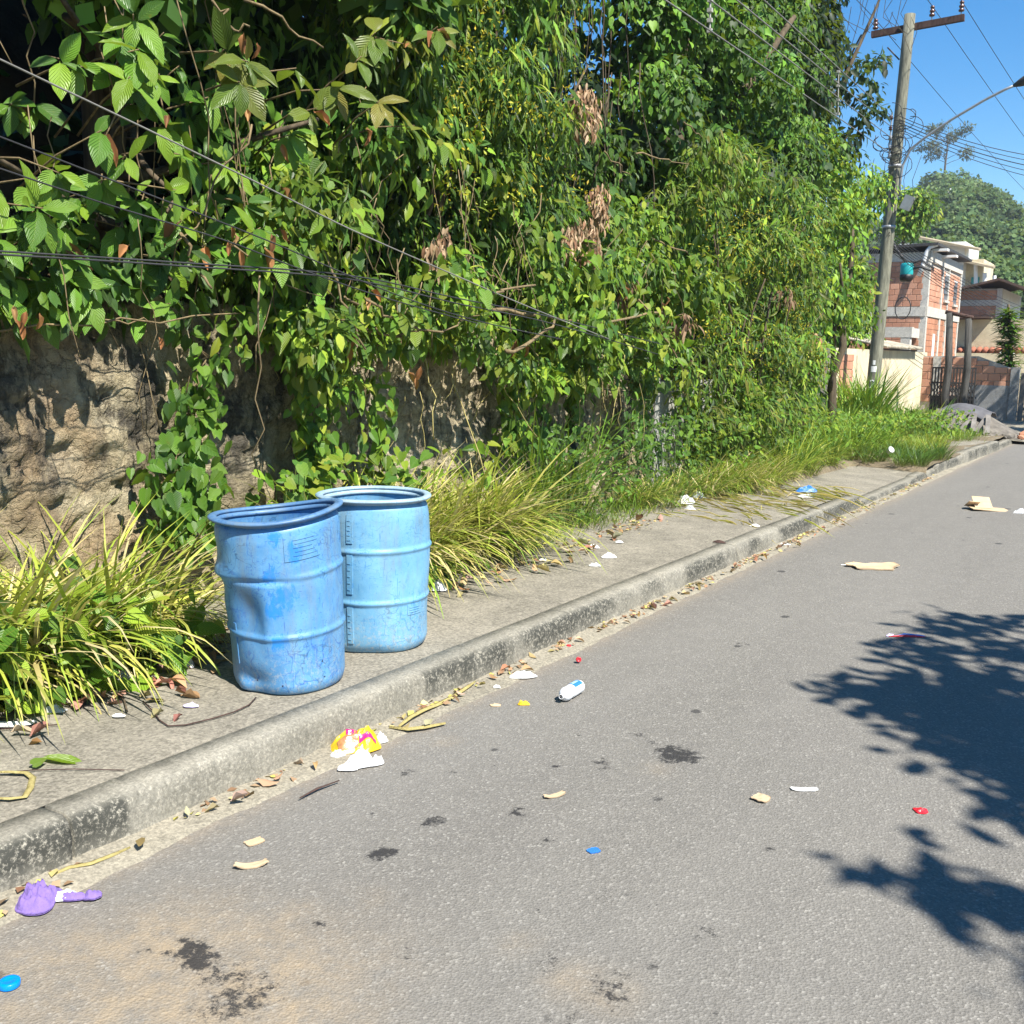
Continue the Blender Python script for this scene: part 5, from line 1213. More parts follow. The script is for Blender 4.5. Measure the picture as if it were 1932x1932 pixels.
# ---- upper house on the slope
UY = 54.0
def up_(a, b): return ply(a, b, UY)
UHO = up_(1830, 560); UHO.z = 2.0
HU = empty('hillside_house', tuple(UHO), label='white hillside house with tan roof and a teal-doored veranda above the brick house', cat='house')
def hu(nm, m, lo, hi): mb = MB(); mb.span([a - b for a, b in zip(lo, UHO)], [a - b for a, b in zip(hi, UHO)]); return mb.build(nm, m, HU)
a, b = up_(1755, 462), up_(1818, 500); hu('gable_wall', 'white_paint', (a.x - 1.5, UY, 2), (b.x, UY + 4, a.z + .1))
a, b = up_(1815, 495), up_(1856, 560); hu('rear_wall', 'cream_plaster', (a.x - .3, UY + .8, 2), (up_(1850, 500).x, UY + 4, a.z + .2))
def roofq(p, q, nm, depth=4.0, drop_=.9):
    mb = MB(); th = Vector((0, 0, -.1)); e = Vector((-.15, 1.6, .18)); V = [p - UHO, q - UHO, q - UHO + e, p - UHO + e]; mb.add(V + [v + th for v in V], [(0, 1, 2, 3), (7, 6, 5, 4), (0, 4, 5, 1), (1, 5, 6, 2), (2, 6, 7, 3), (3, 7, 4, 0)]); return mb.build(nm, 'tan_roof', HU)
roofq(up_(1734, 448) + Vector((0, -.5, 0)), up_(1850, 471) + Vector((0, -.5, 0)), 'roof'); roofq(up_(1815, 491) + Vector((0, -.6, 0)), up_(1878, 505) + Vector((0, -.6, 0)), 'veranda_roof')
for (a, b0, b1) in [(1841, 500, 560), (1876, 520, 556), (1858, 515, 556)]:
    p, q2 = up_(a, b0), up_(a, b1); mb = MB(); mb.tube([p - UHO, q2 - UHO], .09, 8); mb.build('veranda_post', 'white_paint', HU)
p, q2 = up_(1828, 521), up_(1840, 560); hu('door', 'teal_glass', (p.x, UY + .72, q2.z), (q2.x, UY + .79, p.z)); hu('veranda_floor', 'house_concrete', (p.x - .6, UY - .2, q2.z - .25), (up_(1880, 560).x, UY + 3, q2.z - .02))
# side of the valley lots
lot = MB(); lot.add([(-30, 22.6, .02), (-6.7, 22.6, .02), (-3.4, 29.8, .04), (-2.2, 30, .03), (0, 62, .3), (-30, 62, .3)], [(0, 1, 2, 3, 4, 5)]); lot.build('yard', 'dirt', kind='structure')

# ---- dracaena behind the block wall
q0, q1 = ply(1906, 690, 31.0), ply(1904, 560, 31.0)
DR = empty('dracaena_plant', (q0.x, 31.0, .1), label='tall dracaena-like plant with tiers of strap leaves behind the block wall', cat='plant')
mb = MB(); mb.tube([(0, 0, 0), (.03, 0, q0.z), (q1.x - q0.x, 0, q1.z - .3)], .035, 7); mb.build('stem', 'bark', DR, True)
n = 520; f = NR.random(n); zz = 1.0 + f * (q1.z - .45 - 1.0); an = NR.random(n) * 6.28; P = np.c_[(q1.x - q0.x) * f, np.zeros(n), zz]
D = np.c_[np.cos(an), np.sin(an), NR.uniform(-.2, .7, n)]; ln = NR.uniform(.32, .55, n)
leaves('foliage', P, D, np.c_[-np.cos(an) * .4, -np.sin(an) * .4, np.ones(n)], ln, ln * 1.0, pal(DEEP + GREEN, n), T_NARROW, 'leaf_plain', DR)
# brush behind walls so that the far bank reads as trees
FT = cW(26, (-9.5, -7.2), (24.5, 36), (1.6, 4.2), (.5, .9)) + cW(10, (-8.2, -6.9), (25, 30), (2.0, 3.0), (.4, .6))
FT = [c for c in FT if px_of(c[:3])[0] < 1615]
e = empty('yard_tree', (-8.2, 28, .05), label='leafy yard tree half hidden behind the utility pole', cat='tree'); mb = MB(); limb(mb, (-8.2, 28, .05), (-8.2, 28, 3), .1, .05); shift(mb.build('trunk', 'bark', None, True), e)
shift(clump_leaves('crown', FT, 40, .17, .9, GREEN + LIME, T_OVAL, 'leaf_plain', None, .8, .5), e)
cl = []
for (a, b) in [(1705, 380), (1720, 395), (1735, 400), (1700, 410), (1720, 415), (1690, 400), (1712, 430), (1690, 430), (1728, 380), (1670, 380), (1650, 370), (1660, 350), (1635, 360)]:
    p = ply(a, b, 48.0); cl.append((p.x, p.y, p.z, .85, .85, .7))
e2 = empty('slope_tree', (ply(1700, 500, 48).x, 48.4, .05), label='small bright tree rising behind the pole over the brick house roof', cat='tree'); mb = MB(); b_ = Vector(e2.location); limb(mb, b_, (b_.x, 48.4, ply(1700, 400, 48).z), .1, .05); shift(mb.build('trunk', 'bark', None, True), e2)
shift(clump_leaves('crown', cl, 45, .2, .9, GREEN + LIME, T_OVAL, 'leaf_plain', None, .8, .6), e2)

# ================================================================== GRASS AND WEEDS
vg = grid_mesh('verge', np.linspace(-6.4, -2.75, 22), np.concatenate([np.arange(11.8, 16, .25), np.arange(16, 23.5, .4)]), lambda x, y: (x, y, (.155 if y > 12.3 else .12) + .05 * max(0, min(1, (-x - 3.3) / 1.5)) + .03 * fbm(x * 1.5, y * 1.5, 2) - (.2 if (x > -3.7 - .0 and y < 14.6) else 0)), 'dirt')
def tussock(x, y, n, H, W, bend, cols, label, z=.15, cat='grass', lean=None, group=None, spread=1.0, name='grass_tussock', tufts=12):
    cx, cy = (x[0] + x[1]) / 2, (y[0] + y[1]) / 2
    tc = np.c_[NR.uniform(*x, tufts), NR.uniform(*y, tufts)]
    k = NR.integers(0, tufts, n); B = np.c_[tc[k] + NR.normal(0, .05 * spread, (n, 2)), np.full(n, z - .01)]
    d = B[:, :2] - tc[k] + NR.normal(0, .05, (n, 2)) + np.array((lean or (.03, -.01)))
    o = blades(name, B, d, NR.uniform(*H, n), NR.uniform(*W, n), NR.uniform(*bend, n), pal(cols, n, .18), None)
    recenter(o); tag(o, label, cat, group); return o
YEL = STRAW + [(.34, .38, .05), (.26, .36, .04), (.42, .42, .08), (.30, .36, .05)]
tussock((-4.55, -3.95), (1.2, 2.3), 950, (.4, 1.0), (.011, .027), (.6, 2.4), YEL, 'yellowing grass tussock at the wall foot by the white paper scrap', lean=(.02, -.01), tufts=24)
tussock((-4.55, -3.92), (2.2, 3.15), 1000, (.4, 1.0), (.011, .027), (.6, 2.4), YEL, 'yellowing grass tussock beside the dented barrel', lean=(.02, -.01), tufts=24)
tussock((-4.5, -4.0), (1.5, 3.2), 95, (.5, .95), (.016, .034), (.8, 2.4), LIME + YEL[4:] + YEL[4:], 'broad ribbon-like grass blades arching over the tussocks by the dented barrel', lean=(.08, -.04))
tussock((-4.5, -4.15), (3.15, 3.6), 300, (.35, .75), (.006, .016), (1.0, 2.6), YEL, 'drooping pale grass tuft right behind the dented barrel', lean=(.06, -.03), tufts=6)
tussock((-4.5, -3.95), (4.5, 5.5), 1150, (.4, 1.1), (.011, .026), (.6, 2.3), YEL + STRAW + LIME[:1], 'dense arching yellow grass tussock right of the pale barrel', lean=(.03, .0), tufts=22)
tussock((-4.5, -3.98), (5.4, 6.5), 1050, (.4, 1.05), (.011, .026), (.6, 2.3), YEL + STRAW + LIME[:1], 'arching yellow grass tussock next to the shaded sidewalk patch', lean=(.03, .0), tufts=22)
tussock((-4.5, -4.1), (4.2, 6.4), 90, (.8, 1.35), (.014, .03), (.7, 2.1), LIME + YEL[4:], 'tall ribbon grass rising above the yellow tussocks against the wall', lean=(.04, .0))
tussock((-4.55, -4.3), (7.0, 7.9), 190, (.8, 1.45), (.010, .022), (.3, 1.5), LIME + GREEN, 'tall green cane grass standing before the stepped-back wall', lean=(.03, 0), tufts=8)
tussock((-4.5, -3.95), (6.5, 8.9), 1500, (.08, .22), (.004, .008), (.5, 1.6), GREEN + LIME, 'short green grass in the shade at the wall foot', tufts=60, spread=1.6)
tussock((-4.5, -3.9), (8.8, 10.6), 1300, (.2, .6), (.006, .013), (.7, 2.2), STRAW + GREEN + LIME, 'mixed dry and green grass at the foot of the vine-covered wall', tufts=30)
tussock((-4.3, -3.75), (10.4, 11.9), 1300, (.25, .65), (.006, .014), (.7, 2.2), STRAW + LIME, 'straw-coloured dry grass clump beside the scattered stalks', tufts=22, lean=(.06, -.03))
tussock((-5.2, -3.75), (12.2, 14.6), 2200, (.3, .8), (.008, .018), (.4, 1.9), LIME + GREEN + YEL[4:], 'green weedy grass around the wooden stake', tufts=46)
tussock((-5.6, -3.7), (14.6, 18.0), 2600, (.3, .75), (.008, .02), (.4, 1.8), LIME + GREEN, 'green grass bank before the lime-green tree', tufts=60, z=.18)
tussock((-6.2, -4.0), (18.0, 23.5), 2400, (.35, .8), (.012, .026), (.3, 1.6), LIME + GREEN, 'long green grass around the utility pole foot', tufts=60, z=.2)
tussock((-5.7, -4.95), (21.0, 22.6), 260, (.9, 1.6), (.02, .042), (.2, 1.1), GREEN + LIME, 'tall reed-like cane grass beside the utility pole', tufts=14, z=.2, lean=(.01, 0))
tussock((-6.2, -5.4), (20.5, 22.4), 160, (.8, 1.4), (.02, .036), (.2, 1.1), GREEN + LIME, 'tall cane grass before the cream wall end', tufts=12, z=.2, lean=(.0, 0))
tussock((-3.6, -2.8), (14.7, 16.5), 1500, (.15, .38), (.006, .012), (.4, 1.4), GREEN + DEEP, 'dark green grass clump growing over the kerb', tufts=26, z=.16, lean=(.03, -.01))
tussock((-4.3, -3.1), (19.5, 21.9), 1600, (.1, .22), (.006, .012), (.3, 1.2), LIME + GREEN, 'short grass patch before the debris heap', tufts=50, z=.17, spread=2)
tussock((-4.0, -3.1), (16.6, 19.4), 1300, (.12, .3), (.006, .012), (.3, 1.3), LIME + YEL[4:], 'thin yellowish grass patch behind the kerb grass clump', tufts=40, z=.16, spread=2)
def weeds(x, y, z, n, L, cols, label, T=T_HEART, name='ground_creeper', patches=20, sp=.12):
    pc_ = np.c_[NR.uniform(*x, patches), NR.uniform(*y, patches)]; k = NR.integers(0, patches, n)
    P = np.c_[pc_[k] + NR.normal(0, sp, (n, 2)), NR.uniform(*z, n)]
    ok = P[:, 0] < x[1] + .06; P = P[ok]; n = len(P)
    N = np.array((.45, -.25, .8)) + NR.normal(0, .35, (n, 3)); D = np.c_[NR.normal(.35, .6, n), NR.normal(0, .6, n), NR.uniform(-.8, .1, n)]; ln = L * NR.uniform(.5, 1.3, n)
    st = MB(); 
    for i in range(0, n, 3 if T is T_HEART else 14): st.tube([(P[i, 0] - .02, P[i, 1], .14), (P[i, 0] - .01, P[i, 1], .14 + (P[i, 2] - .14) * .6), tuple(P[i])], .0022, 4, False)
    e = empty(name, (float(P[:, 0].mean()), float(P[:, 1].mean()), .15), label=label, cat='weeds')
    shift(leaves('foliage', P, D, N, ln, ln * .95, pal(cols, n), T, 'leaf', None), e); shift(st.build('stems', 'stem_green', None, kind='stuff'), e)
weeds((-4.5, -3.64), (1.3, 2.35), (.18, .52), 300, .115, LIME + GREEN, 'heart-leaved creeper among the grass above the white paper scrap')
weeds((-4.5, -3.66), (2.3, 3.2), (.18, .55), 320, .115, LIME + GREEN, 'heart-leaved creeper among the grass beside the dented barrel')
weeds((-4.5, -3.72), (4.3, 5.2), (.17, .34), 260, .11, LIME + GREEN, 'heart-leaved creeper at the foot of the yellow grass by the pale barrel')
weeds((-4.4, -3.78), (5.2, 6.6), (.17, .36), 150, .10, LIME + GREEN, 'heart-leaved creeper at the foot of the grass near the foam scraps')
weeds((-4.55, -4.2), (4.3, 6.6), (.5, .95), 200, .095, GREEN + LIME, 'heart-leaved creeper climbing above the yellow grass to the wall')
weeds((-4.55, -4.1), (7.0, 10.4), (.2, 1.0), 900, .075, DEEP + GREEN, 'mass of dark small-leaved weeds at the far wall foot', T_OVAL, 'leafy_weeds', 40)
weeds((-4.6, -4.0), (10.4, 14.0), (.2, .95), 1000, .08, GREEN + LIME, 'leafy weeds before the whitewashed panel wall', T_OVAL, 'leafy_weeds', 44, .16)
weeds((-5.8, -3.7), (14.0, 19.0), (.2, .7), 2200, .085, LIME + GREEN, 'leafy weeds in the grass bank by the lime-green tree', T_OVAL, 'leafy_weeds', 70, .22)
weeds((-5.6, -3.4), (18.5, 22.5), (.2, .65), 1800, .09, LIME + GREEN, 'leafy weeds in the long grass by the utility pole', T_OVAL, 'leafy_weeds', 60, .25)
# straw stalks lying on the sidewalk
n = 240; P = np.c_[NR.uniform(-4.2, -3.05, n), NR.normal(10.2, .8, n), NR.uniform(.158, .19, n)]; ln = NR.uniform(.2, .7, n)
P[:, 1] = np.clip(P[:, 1], 8.6, 11.6)
o = leaves('straw', P, np.c_[NR.normal(.8, .5, n), NR.normal(-.1, .5, n), NR.normal(0, .03, n)], np.c_[NR.normal(0, .2, (n, 2)), np.ones(n)], ln, ln * .09, pal(STRAW, n), T_NARROW, 'dry', None, 'stuff'); tag(o, 'scattered dry grass stalks lying on the far sidewalk', 'straw'); recenter(o)
# wooden stakes
for (a, b0, b1, lab) in [(1473, 735, 838, 'rough pale wooden stake in the weeds before the lime-green tree')]:
    p, q = plx(a, b1, -4.5), plx(a + 4, b0, -4.5); p.z = .1; mb = MB(); mb.tube([(0, 0, 0), (q - p) * .5 + Vector((.01, .02, 0)), q - p], [.055, .05, .045], 9); mb.build('wooden_stake', 'twig', None, True, loc=p, label=lab, cat='stake')

# ================================================================== LITTER
def crumple(nm, P, sx, sy, h, m, rz=0, seed=0, parent=None, n=12, rough=5.0, outline=None, thin=False, **tg):
    """a closed crumpled lump or sheet resting on the ground"""
    V = []; Fq = []
    for s in (1, -1):
        for i in range(n + 1):
            for j in range(n + 1):
                u, v = i / n * 2 - 1, j / n * 2 - 1
                k = 1 / max(1e-6, (abs(u) ** 3 + abs(v) ** 3) ** (1 / 3)) * max(abs(u), abs(v)) if (u or v) else 1
                x, y = u * k, v * k
                ed = max(abs(u), abs(v)); lobe = 1 + .22 * mnoise.noise(Vector((x * 1.4 + seed, y * 1.4, seed)))
                if outline: lobe *= outline(math.atan2(y, x))
                cr = mnoise.noise(Vector((x * rough / 2 + seed * 3, y * rough / 2, 1.7))) + .5 * mnoise.noise(Vector((x * rough + seed, y * rough, 4.2)))
                ridge = abs(mnoise.noise(Vector((x * rough * .8 - seed, y * rough * .8, 9.1))))
                t_ = (.004 + .5 * h * (abs(cr) + ridge)) if thin else h * (max(0, 1 - ed ** 2.6)) * (.72 + .55 * cr) + .55 * h * ridge * (1 - ed)
                z = max(.0025, t_) if s > 0 else (max(.0, t_ - .002) if thin else .0)
                V.append((x * sx / 2 * lobe, y * sy / 2 * lobe, z))
    m_ = n + 1; K = m_ * m_
    for i in range(n):
        for j in range(n):
            a, b, c, d = i * m_ + j, (i + 1) * m_ + j, (i + 1) * m_ + j + 1, i * m_ + j + 1
            Fq += [(a, b, c, d), (a + K, d + K, c + K, b + K)]
    bd = [j for j in range(m_)] + [i * m_ + n for i in range(1, m_)] + [n * m_ + j for j in range(n - 1, -1, -1)] + [i * m_ for i in range(n - 1, 0, -1)]
    Fq += [(bd[i], bd[i - 1], bd[i - 1] + K, bd[i] + K) for i in range(len(bd))]
    mb = MB(); mb.add(V, Fq); o = mb.build(nm, m, parent, 'cloth' in m, loc=P, **tg); o.rotation_euler = (0, 0, rz); return o
def rdz(a, b): p = gnd(a, b, .002); return Vector((p.x, p.y, .002))
def swz(a, b): p = gnd(a, b, .153); return Vector((p.x, p.y, .155))
def gtz(a, b): p = gnd(a, b, .008); return Vector((p.x, p.y, .007))
CR = CAM_YAW        # local x of things turned by this runs to the picture's right

# purple cloth with its twisted tail
e = empty('purple_cloth', tuple(gtz(65, 1712)), CR, 'crumpled purple cloth rag with a twisted tail in the gutter', 'rag')
crumple('rag_body', (-.005, .035, 0), .115, .145, .05, 'purple_cloth', .2, 3, e, 22, 9)
crumple('rag_tail', (.085, .055, 0), .09, .03, .02, 'purple_cloth', .12, 5, e, 12, 9); crumple('rag_end', (.14, .065, .002), .05, .045, .02, 'purple_cloth', .3, 8, e, 10, 6)
crumple('paper_scrap', gtz(120, 1692), .08, .045, .02, 'white_paper', CR + .3, 2, label='white crumpled paper scrap lying under the purple rag tail', cat='paper')
# yellow snack bag
e = empty('snack_bag', tuple(gtz(676, 1412)), CR + .36, 'crumpled yellow snack bag with pink stripe at the kerb foot', 'bag')
b_ = crumple('bag_body', (0, .02, 0), .205, .14, .075, 'yellow_film', 0, 11, e, 18, 4)
def over(nm, parent, m, x0, x1, y0, y1, dz=.003, nn=8, sk=0.0):
    """a printed patch following the top of a crumpled body"""
    src = parent.data; K = len(src.vertices) // 2; pts = np.empty(len(src.vertices) * 3, np.float32); src.vertices.foreach_get('co', pts); pts = pts.reshape(-1, 3)[:K]
    mb = MB(); V = []
    for i in range(nn + 1):
        for j in range(nn + 1):
            y = y0 + (y1 - y0) * j / nn; x = x0 + (x1 - x0) * i / nn + sk * (y - y0); d = (pts[:, 0] - x) ** 2 + (pts[:, 1] - y) ** 2; k = np.argsort(d)[:4]; w_ = 1 / (d[k] + 1e-6); V.append((x, y, float((pts[k, 2] * w_).sum() / w_.sum()) + dz))
    mb.add(V, [(i * (nn + 1) + j, (i + 1) * (nn + 1) + j, (i + 1) * (nn + 1) + j + 1, i * (nn + 1) + j + 1) for i in range(nn) for j in range(nn)]); return mb.build(nm, m, parent, True)
over('pink_stripe', b_, 'pink_print', -.045, -.002, -.01, .064, .004, 8, .12); over('pink_stripe', b_, 'pink_print', .0, .07, -.045, -.028, .004)
for k in range(4): over('stripe_lettering', b_, 'white_paint', -.036 + .004 * k, -.024 + .004 * k, .0 + .015 * k, .009 + .015 * k, .006, 3)
over('clear_window', b_, 'brown_film', -.085, -.005, -.055, -.012, .004); crumple('bag_corner', (.105, .055, 0), .06, .05, .035, 'white_plastic', .4, 4, e, 10, 6)
crumple('bag_corner', (-.09, -.04, 0), .06, .05, .025, 'clear_film', .4, 6, e, 10, 6)
e = empty('crumpled_wrapper', tuple(gtz(682, 1444)), CR + .35, 'white crumpled wrapper lying against the yellow snack bag', 'wrapper')
crumple('wrapper_body', (0, .02, 0), .12, .085, .05, 'white_plastic', .3, 21, e, 14, 4); crumple('wrapper_flap', (-.055, -.01, 0), .08, .05, .022, 'white_plastic', -.2, 23, e, 10, 4); crumple('wrapper_flap', (.06, .0, 0), .06, .035, .035, 'white_plastic', .3, 24, e, 10, 4)
# white bottle with blue label, lying on the asphalt
p = rdz(1077, 1316); e = empty('plastic_bottle', (p.x, p.y, .0345), 0, 'white plastic bottle with blue label lying on the asphalt', 'bottle')
dx, dy = rdz(1100, 1300).x - rdz(1050, 1330).x, rdz(1100, 1300).y - rdz(1050, 1330).y; e.rotation_euler = (0, 0, math.atan2(dy, dx))
def lathe_x(prof, nm, m, parent, N=28, a0=0, a1=6.2832, z0=0):
    mb = MB(); V = []; full = a1 - a0 > 6.2
    nn = N if full else N + 1
    for (x, r_) in prof:
        for j in range(nn):
            a = a0 + (a1 - a0) * j / N; V.append((x, r_ * math.cos(a), r_ * math.sin(a) + z0))
    Fq = [(i * nn + j, i * nn + (j + 1) % nn, (i + 1) * nn + (j + 1) % nn, (i + 1) * nn + j) for i in range(len(prof) - 1) for j in range(nn if full else nn - 1)]
    if full: Fq += [tuple(range(nn - 1, -1, -1)), tuple((len(prof) - 1) * nn + j for j in range(nn))]
    mb.add(V, Fq); return mb.build(nm, m, parent, True)
bp = [(.09, .0), (.092, .022), (.086, .030), (.078, .032), (-.012, .032), (-.02, .029), (-.026, .030), (-.05, .033), (-.066, .030), (-.079, .022), (-.084, .013), (-.088, .0125)]
lathe_x(bp, 'bottle_body', 'white_plastic', e); nk = lathe_x([(-.088, .0125), (-.100, .0125), (-.102, .0115), (-.102, .009), (-.092, .009)], 'neck', 'white_plastic', e); lathe_x([(-.1005, .0), (-.1005, .0088)], 'mouth', 'grey_render', nk, 16)
lb = lathe_x([(.072, .0325), (.0, .0325)], 'label', 'sky_print', e, 22, -.6, 2.4); lathe_x([(.073, .0331), (.064, .0331)], 'label_border', 'blue_print', lb, 22, -.6, 2.4); lathe_x([(.010, .0331), (-.001, .0331)], 'label_border', 'blue_print', lb, 22, -.6, 2.4); lathe_x([(.064, .0331), (.010, .0331)], 'label_band', 'blue_print', lb, 10, 1.75, 2.4); lathe_x([(.05, .0335), (.038, .0335)], 'label_mark', 'red_plastic', lb, 6, .0, .5)
fc = MB(); V = []
for i in range(12):
    a = -1.1 + i / 11 * 3.9
    for rr in (.008, .0115): V.append((.022 + rr * math.cos(a), .0336 * math.cos(.1 + rr * math.sin(a) / .0336 + .1), .0336 * math.sin(.1 + rr * math.sin(a) / .0336 + .1)))
fc.add(V, [(2 * i, 2 * i + 1, 2 * i + 3, 2 * i + 2) for i in range(11)]); fc.build('label_letter', 'dark_print', lb)
# small scraps
crumple('paper_scrap', gtz(987, 1276), .13, .06, .03, 'white_paper', CR + .2, 31, label='folded white paper scrap in the gutter between bag and red cap', cat='paper')
crumple('foam_crumb', gtz(937, 1296), .035, .03, .012, 'white_paper', CR, 33, n=8, label='tiny white foam crumb in the gutter below the white paper', cat='scrap')
def cap(P, r_, h_, m, label, tilt=(0, 0), rz=0):
    mb = MB(); mb.lathe([(r_ * .98, 0), (r_, h_ * .15), (r_, h_ * .85), (r_ * .9, h_), (r_ * .55, h_), (r_ * .5, h_ * .93), (.001, h_ * .93)], 24)
    o = mb.build('bottle_cap', m, None, True, loc=P, label=label, cat='bottle cap'); o.rotation_euler = (tilt[0], tilt[1], rz); return o
cap(rdz(18, 1860), .026, .016, 'blue_cap', 'bright blue bottle cap lying on the asphalt'); cap(gtz(1091, 1248) + Vector((0, 0, .012)), .014, .016, 'red_plastic', 'red bottle cap on its side in the gutter', (1.3, .3), .6); cap(gtz(1073, 1219), .013, .008, 'red_plastic', 'flat red cap beside the kerb in the gutter')
crumple('yellow_peel', rdz(988, 1329), .055, .03, .022, 'yellow_peel', CR, 35, n=10, label='small yellow fruit peel on the asphalt near the bottle', cat='peel')
crumple('straw_scrap', gtz(932, 1330) if False else rdz(935, 1331), .05, .03, .01, 'kraft', CR, 36, n=8, label='pale straw scrap beside the yellow peel', cat='scrap')
def card(P, sx, sy, rz, m, label, seed, curl=.02, name='cardboard_piece', out=None, cat='cardboard', th=.0022, curl2=0.0):
    n = 14; V = []; top = []
    RR = random.Random(seed)
    for i in range(n + 1):
        for j in range(n + 1):
            u, v = i / n * 2 - 1, j / n * 2 - 1; ru = 1 + .16 * mnoise.noise(Vector((v * 1.7 + seed, seed, 0))); rv = 1 + .22 * mnoise.noise(Vector((u * 2.1, seed, 3)))
            if out: k = out(math.atan2(v, u)); 
            else: k = 1
            sq = 1 / max(1, (abs(u) ** 5 + abs(v) ** 5) ** .2)
            V.append((u * ru * sx / 2 * k * sq, v * rv * sy / 2 * k * sq, th + curl * u * u + curl2 * max(0, v) ** 2 + .3 * curl * mnoise.noise(Vector((u * 2, v * 2, seed)))))
    zm = min(v[2] for v in V); V = [(a, b, c - zm + th) for a, b, c in V]
    K = len(V); V += [(a, b, c - th) for a, b, c in V]; m_ = n + 1; Fq = []
    for i in range(n):
        for j in range(n):
            a, b, c, d = i * m_ + j, (i + 1) * m_ + j, (i + 1) * m_ + j + 1, i * m_ + j + 1; Fq += [(a, b, c, d), (a + K, d + K, c + K, b + K)]
    bd = [j for j in range(m_)] + [i * m_ + n for i in range(1, m_)] + [n * m_ + j for j in range(n - 1, -1, -1)] + [i * m_ for i in range(n - 1, 0, -1)]
    Fq += [(bd[i], bd[i - 1], bd[i - 1] + K, bd[i] + K) for i in range(len(bd))]
    mb = MB(); mb.add(V, Fq); o = mb.build(name, m, None, True, loc=P, label=label, cat=cat); o.rotation_euler = (0, 0, rz); return o
card(rdz(1046, 1502), .085, .028, CR + .5, 'kraft', 'small curved cardboard strip near the dark oil wedge', 1, .007)
card(rdz(1435, 1508), .06, .062, CR + .8, 'kraft', 'rounded cardboard scrap lying alone on the asphalt', 2, .006)
card(rdz(1518, 1490), .10, .03, CR, 'white_paper', 'thin white paper strip on the asphalt by the round cardboard scrap', 3, .003, 'paper_strip', None, 'paper')
card(rdz(480, 1589), .062, .042, CR + .75, 'kraft', 'small square cardboard scrap above the curled strip', 4, .0015)
card(rdz(474, 1634), .10, .035, CR + .3, 'kraft', 'curled cardboard strip on the asphalt near the gutter', 5, .010)
card(rdz(1648, 1071), .42, .20, CR - .05, 'kraft', 'large torn cardboard sheet lying flat on the road', 6, .012, 'cardboard_sheet', lambda a: 1 - .3 * max(0, math.cos(a * 2.5 + 1)), th=.006, curl2=.012)
crumple('white_chip', rdz(1596, 1066), .08, .02, .008, 'white_paper', CR, 37, n=8, label='thin white chip beside the large cardboard sheet', cat='scrap')
e = empty('folded_cardboard', tuple(rdz(1862, 962)), CR, 'folded cardboard box flap standing up on the far asphalt', 'cardboard')
for sx, sy, rx, px_, py_, pz in [(.44, .22, .06, .02, 0, .012), (.20, .16, .75, -.04, .04, .075), (.12, .14, -.5, -.15, .03, .06)]:
    mb = MB(); mb.box((px_, py_, pz), (sx, sy, .006), Matrix.Rotation(rx, 3, 'X') @ Matrix.Rotation(.08, 3, 'Y')); mb.build('flap', 'kraft', e)
card(rdz(1120, 1605), .042, .034, CR + .5, 'blue_print', 'flattened sky blue plastic scrap stuck to the asphalt', 8, .0, 'plastic_scrap', None, 'scrap', .002)
crumple('candy_wrapper', rdz(1737, 1530), .05, .045, .012, 'red_plastic', CR, 41, n=8, label='small red and white candy wrapper in the road', cat='wrapper')
e = empty('ice_pop_wrapper', tuple(rdz(1713, 1201)), CR - .02, 'long red and blue wrapper strip lying in the tree shadow', 'wrapper')
crumple('wrapper_body', (0, 0, 0), .21, .022, .012, 'red_plastic', 0, 43, e, 10, 4); crumple('wrapper_end', (-.10, .008, .0), .05, .025, .014, 'lilac_film', .2, 44, e, 8, 4); crumple('wrapper_edge', (.02, .016, .0), .16, .012, .014, 'blue_print', 0, 45, e, 8, 4)
crumple('flat_bottle', rdz(1925, 968), .16, .06, .05, 'clear_film', CR, 47, label='flattened clear plastic bottle beside the folded cardboard', cat='bottle')
# sidewalk pieces
card(swz(26, 1368), .15, .055, CR + .15, 'white_paper', 'white card strip lying on brown leaves on the sidewalk', 12, .006, 'paper_strip', None, 'paper')
GL = bpy.data.objects.new('fallen_green_leaf', lm[1]); link(GL); GL.location = swz(117, 1437) + Vector((-.075, -.04, .008)); GL.rotation_euler = (0, .05, CR - math.pi / 2 - .02); GL.scale = (.12, .17, .12); GL.color = (.16, .26, .015, 1); tag(GL, 'fresh green fallen leaf lying on the bare sidewalk', 'leaf')
o = leaves('small_green_leaf', np.array([tuple(swz(62, 1450) + Vector((0, 0, .012)))]), np.array([[.2, .9, .25]]), np.array([[.3, -.6, .8]]), np.array([.05]), np.array([.05]), np.array([[.13, .21, .03]]), T_HEART, 'leaf', None); tag(o, 'small pale green leaf standing beside the fresh fallen leaf', 'leaf'); recenter(o)
def ribbon(P, w_, m, name, label, cat, lift=.004):
    mb = MB(); n = len(P); V = []
    for i, p in enumerate(P):
        d = (P[min(i + 1, n - 1)] - P[max(i - 1, 0)]).normalized(); s = Vector((-d.y, d.x, 0)).normalized(); ww = w_ * (1 - .6 * abs(2 * i / (n - 1) - 1) ** 3); z = lift * (1 + math.sin(i * 1.3) * .6)
        V += [p - s * ww / 2 + Vector((0, 0, z)), p + Vector((0, 0, z + w_ * .18)), p + s * ww / 2 + Vector((0, 0, z))]
    o_ = P[0]; mb.add([v - o_ for v in V], [(3 * i + k, 3 * i + k + 1, 3 * i + k + 4, 3 * i + k + 3) for i in range(n - 1) for k in (0, 1)])
    o = mb.build(name, m, None, True, loc=o_, label=label, cat=cat); sm_ = o.modifiers.new('s', 'SOLIDIFY'); sm_.thickness = .0015; return o
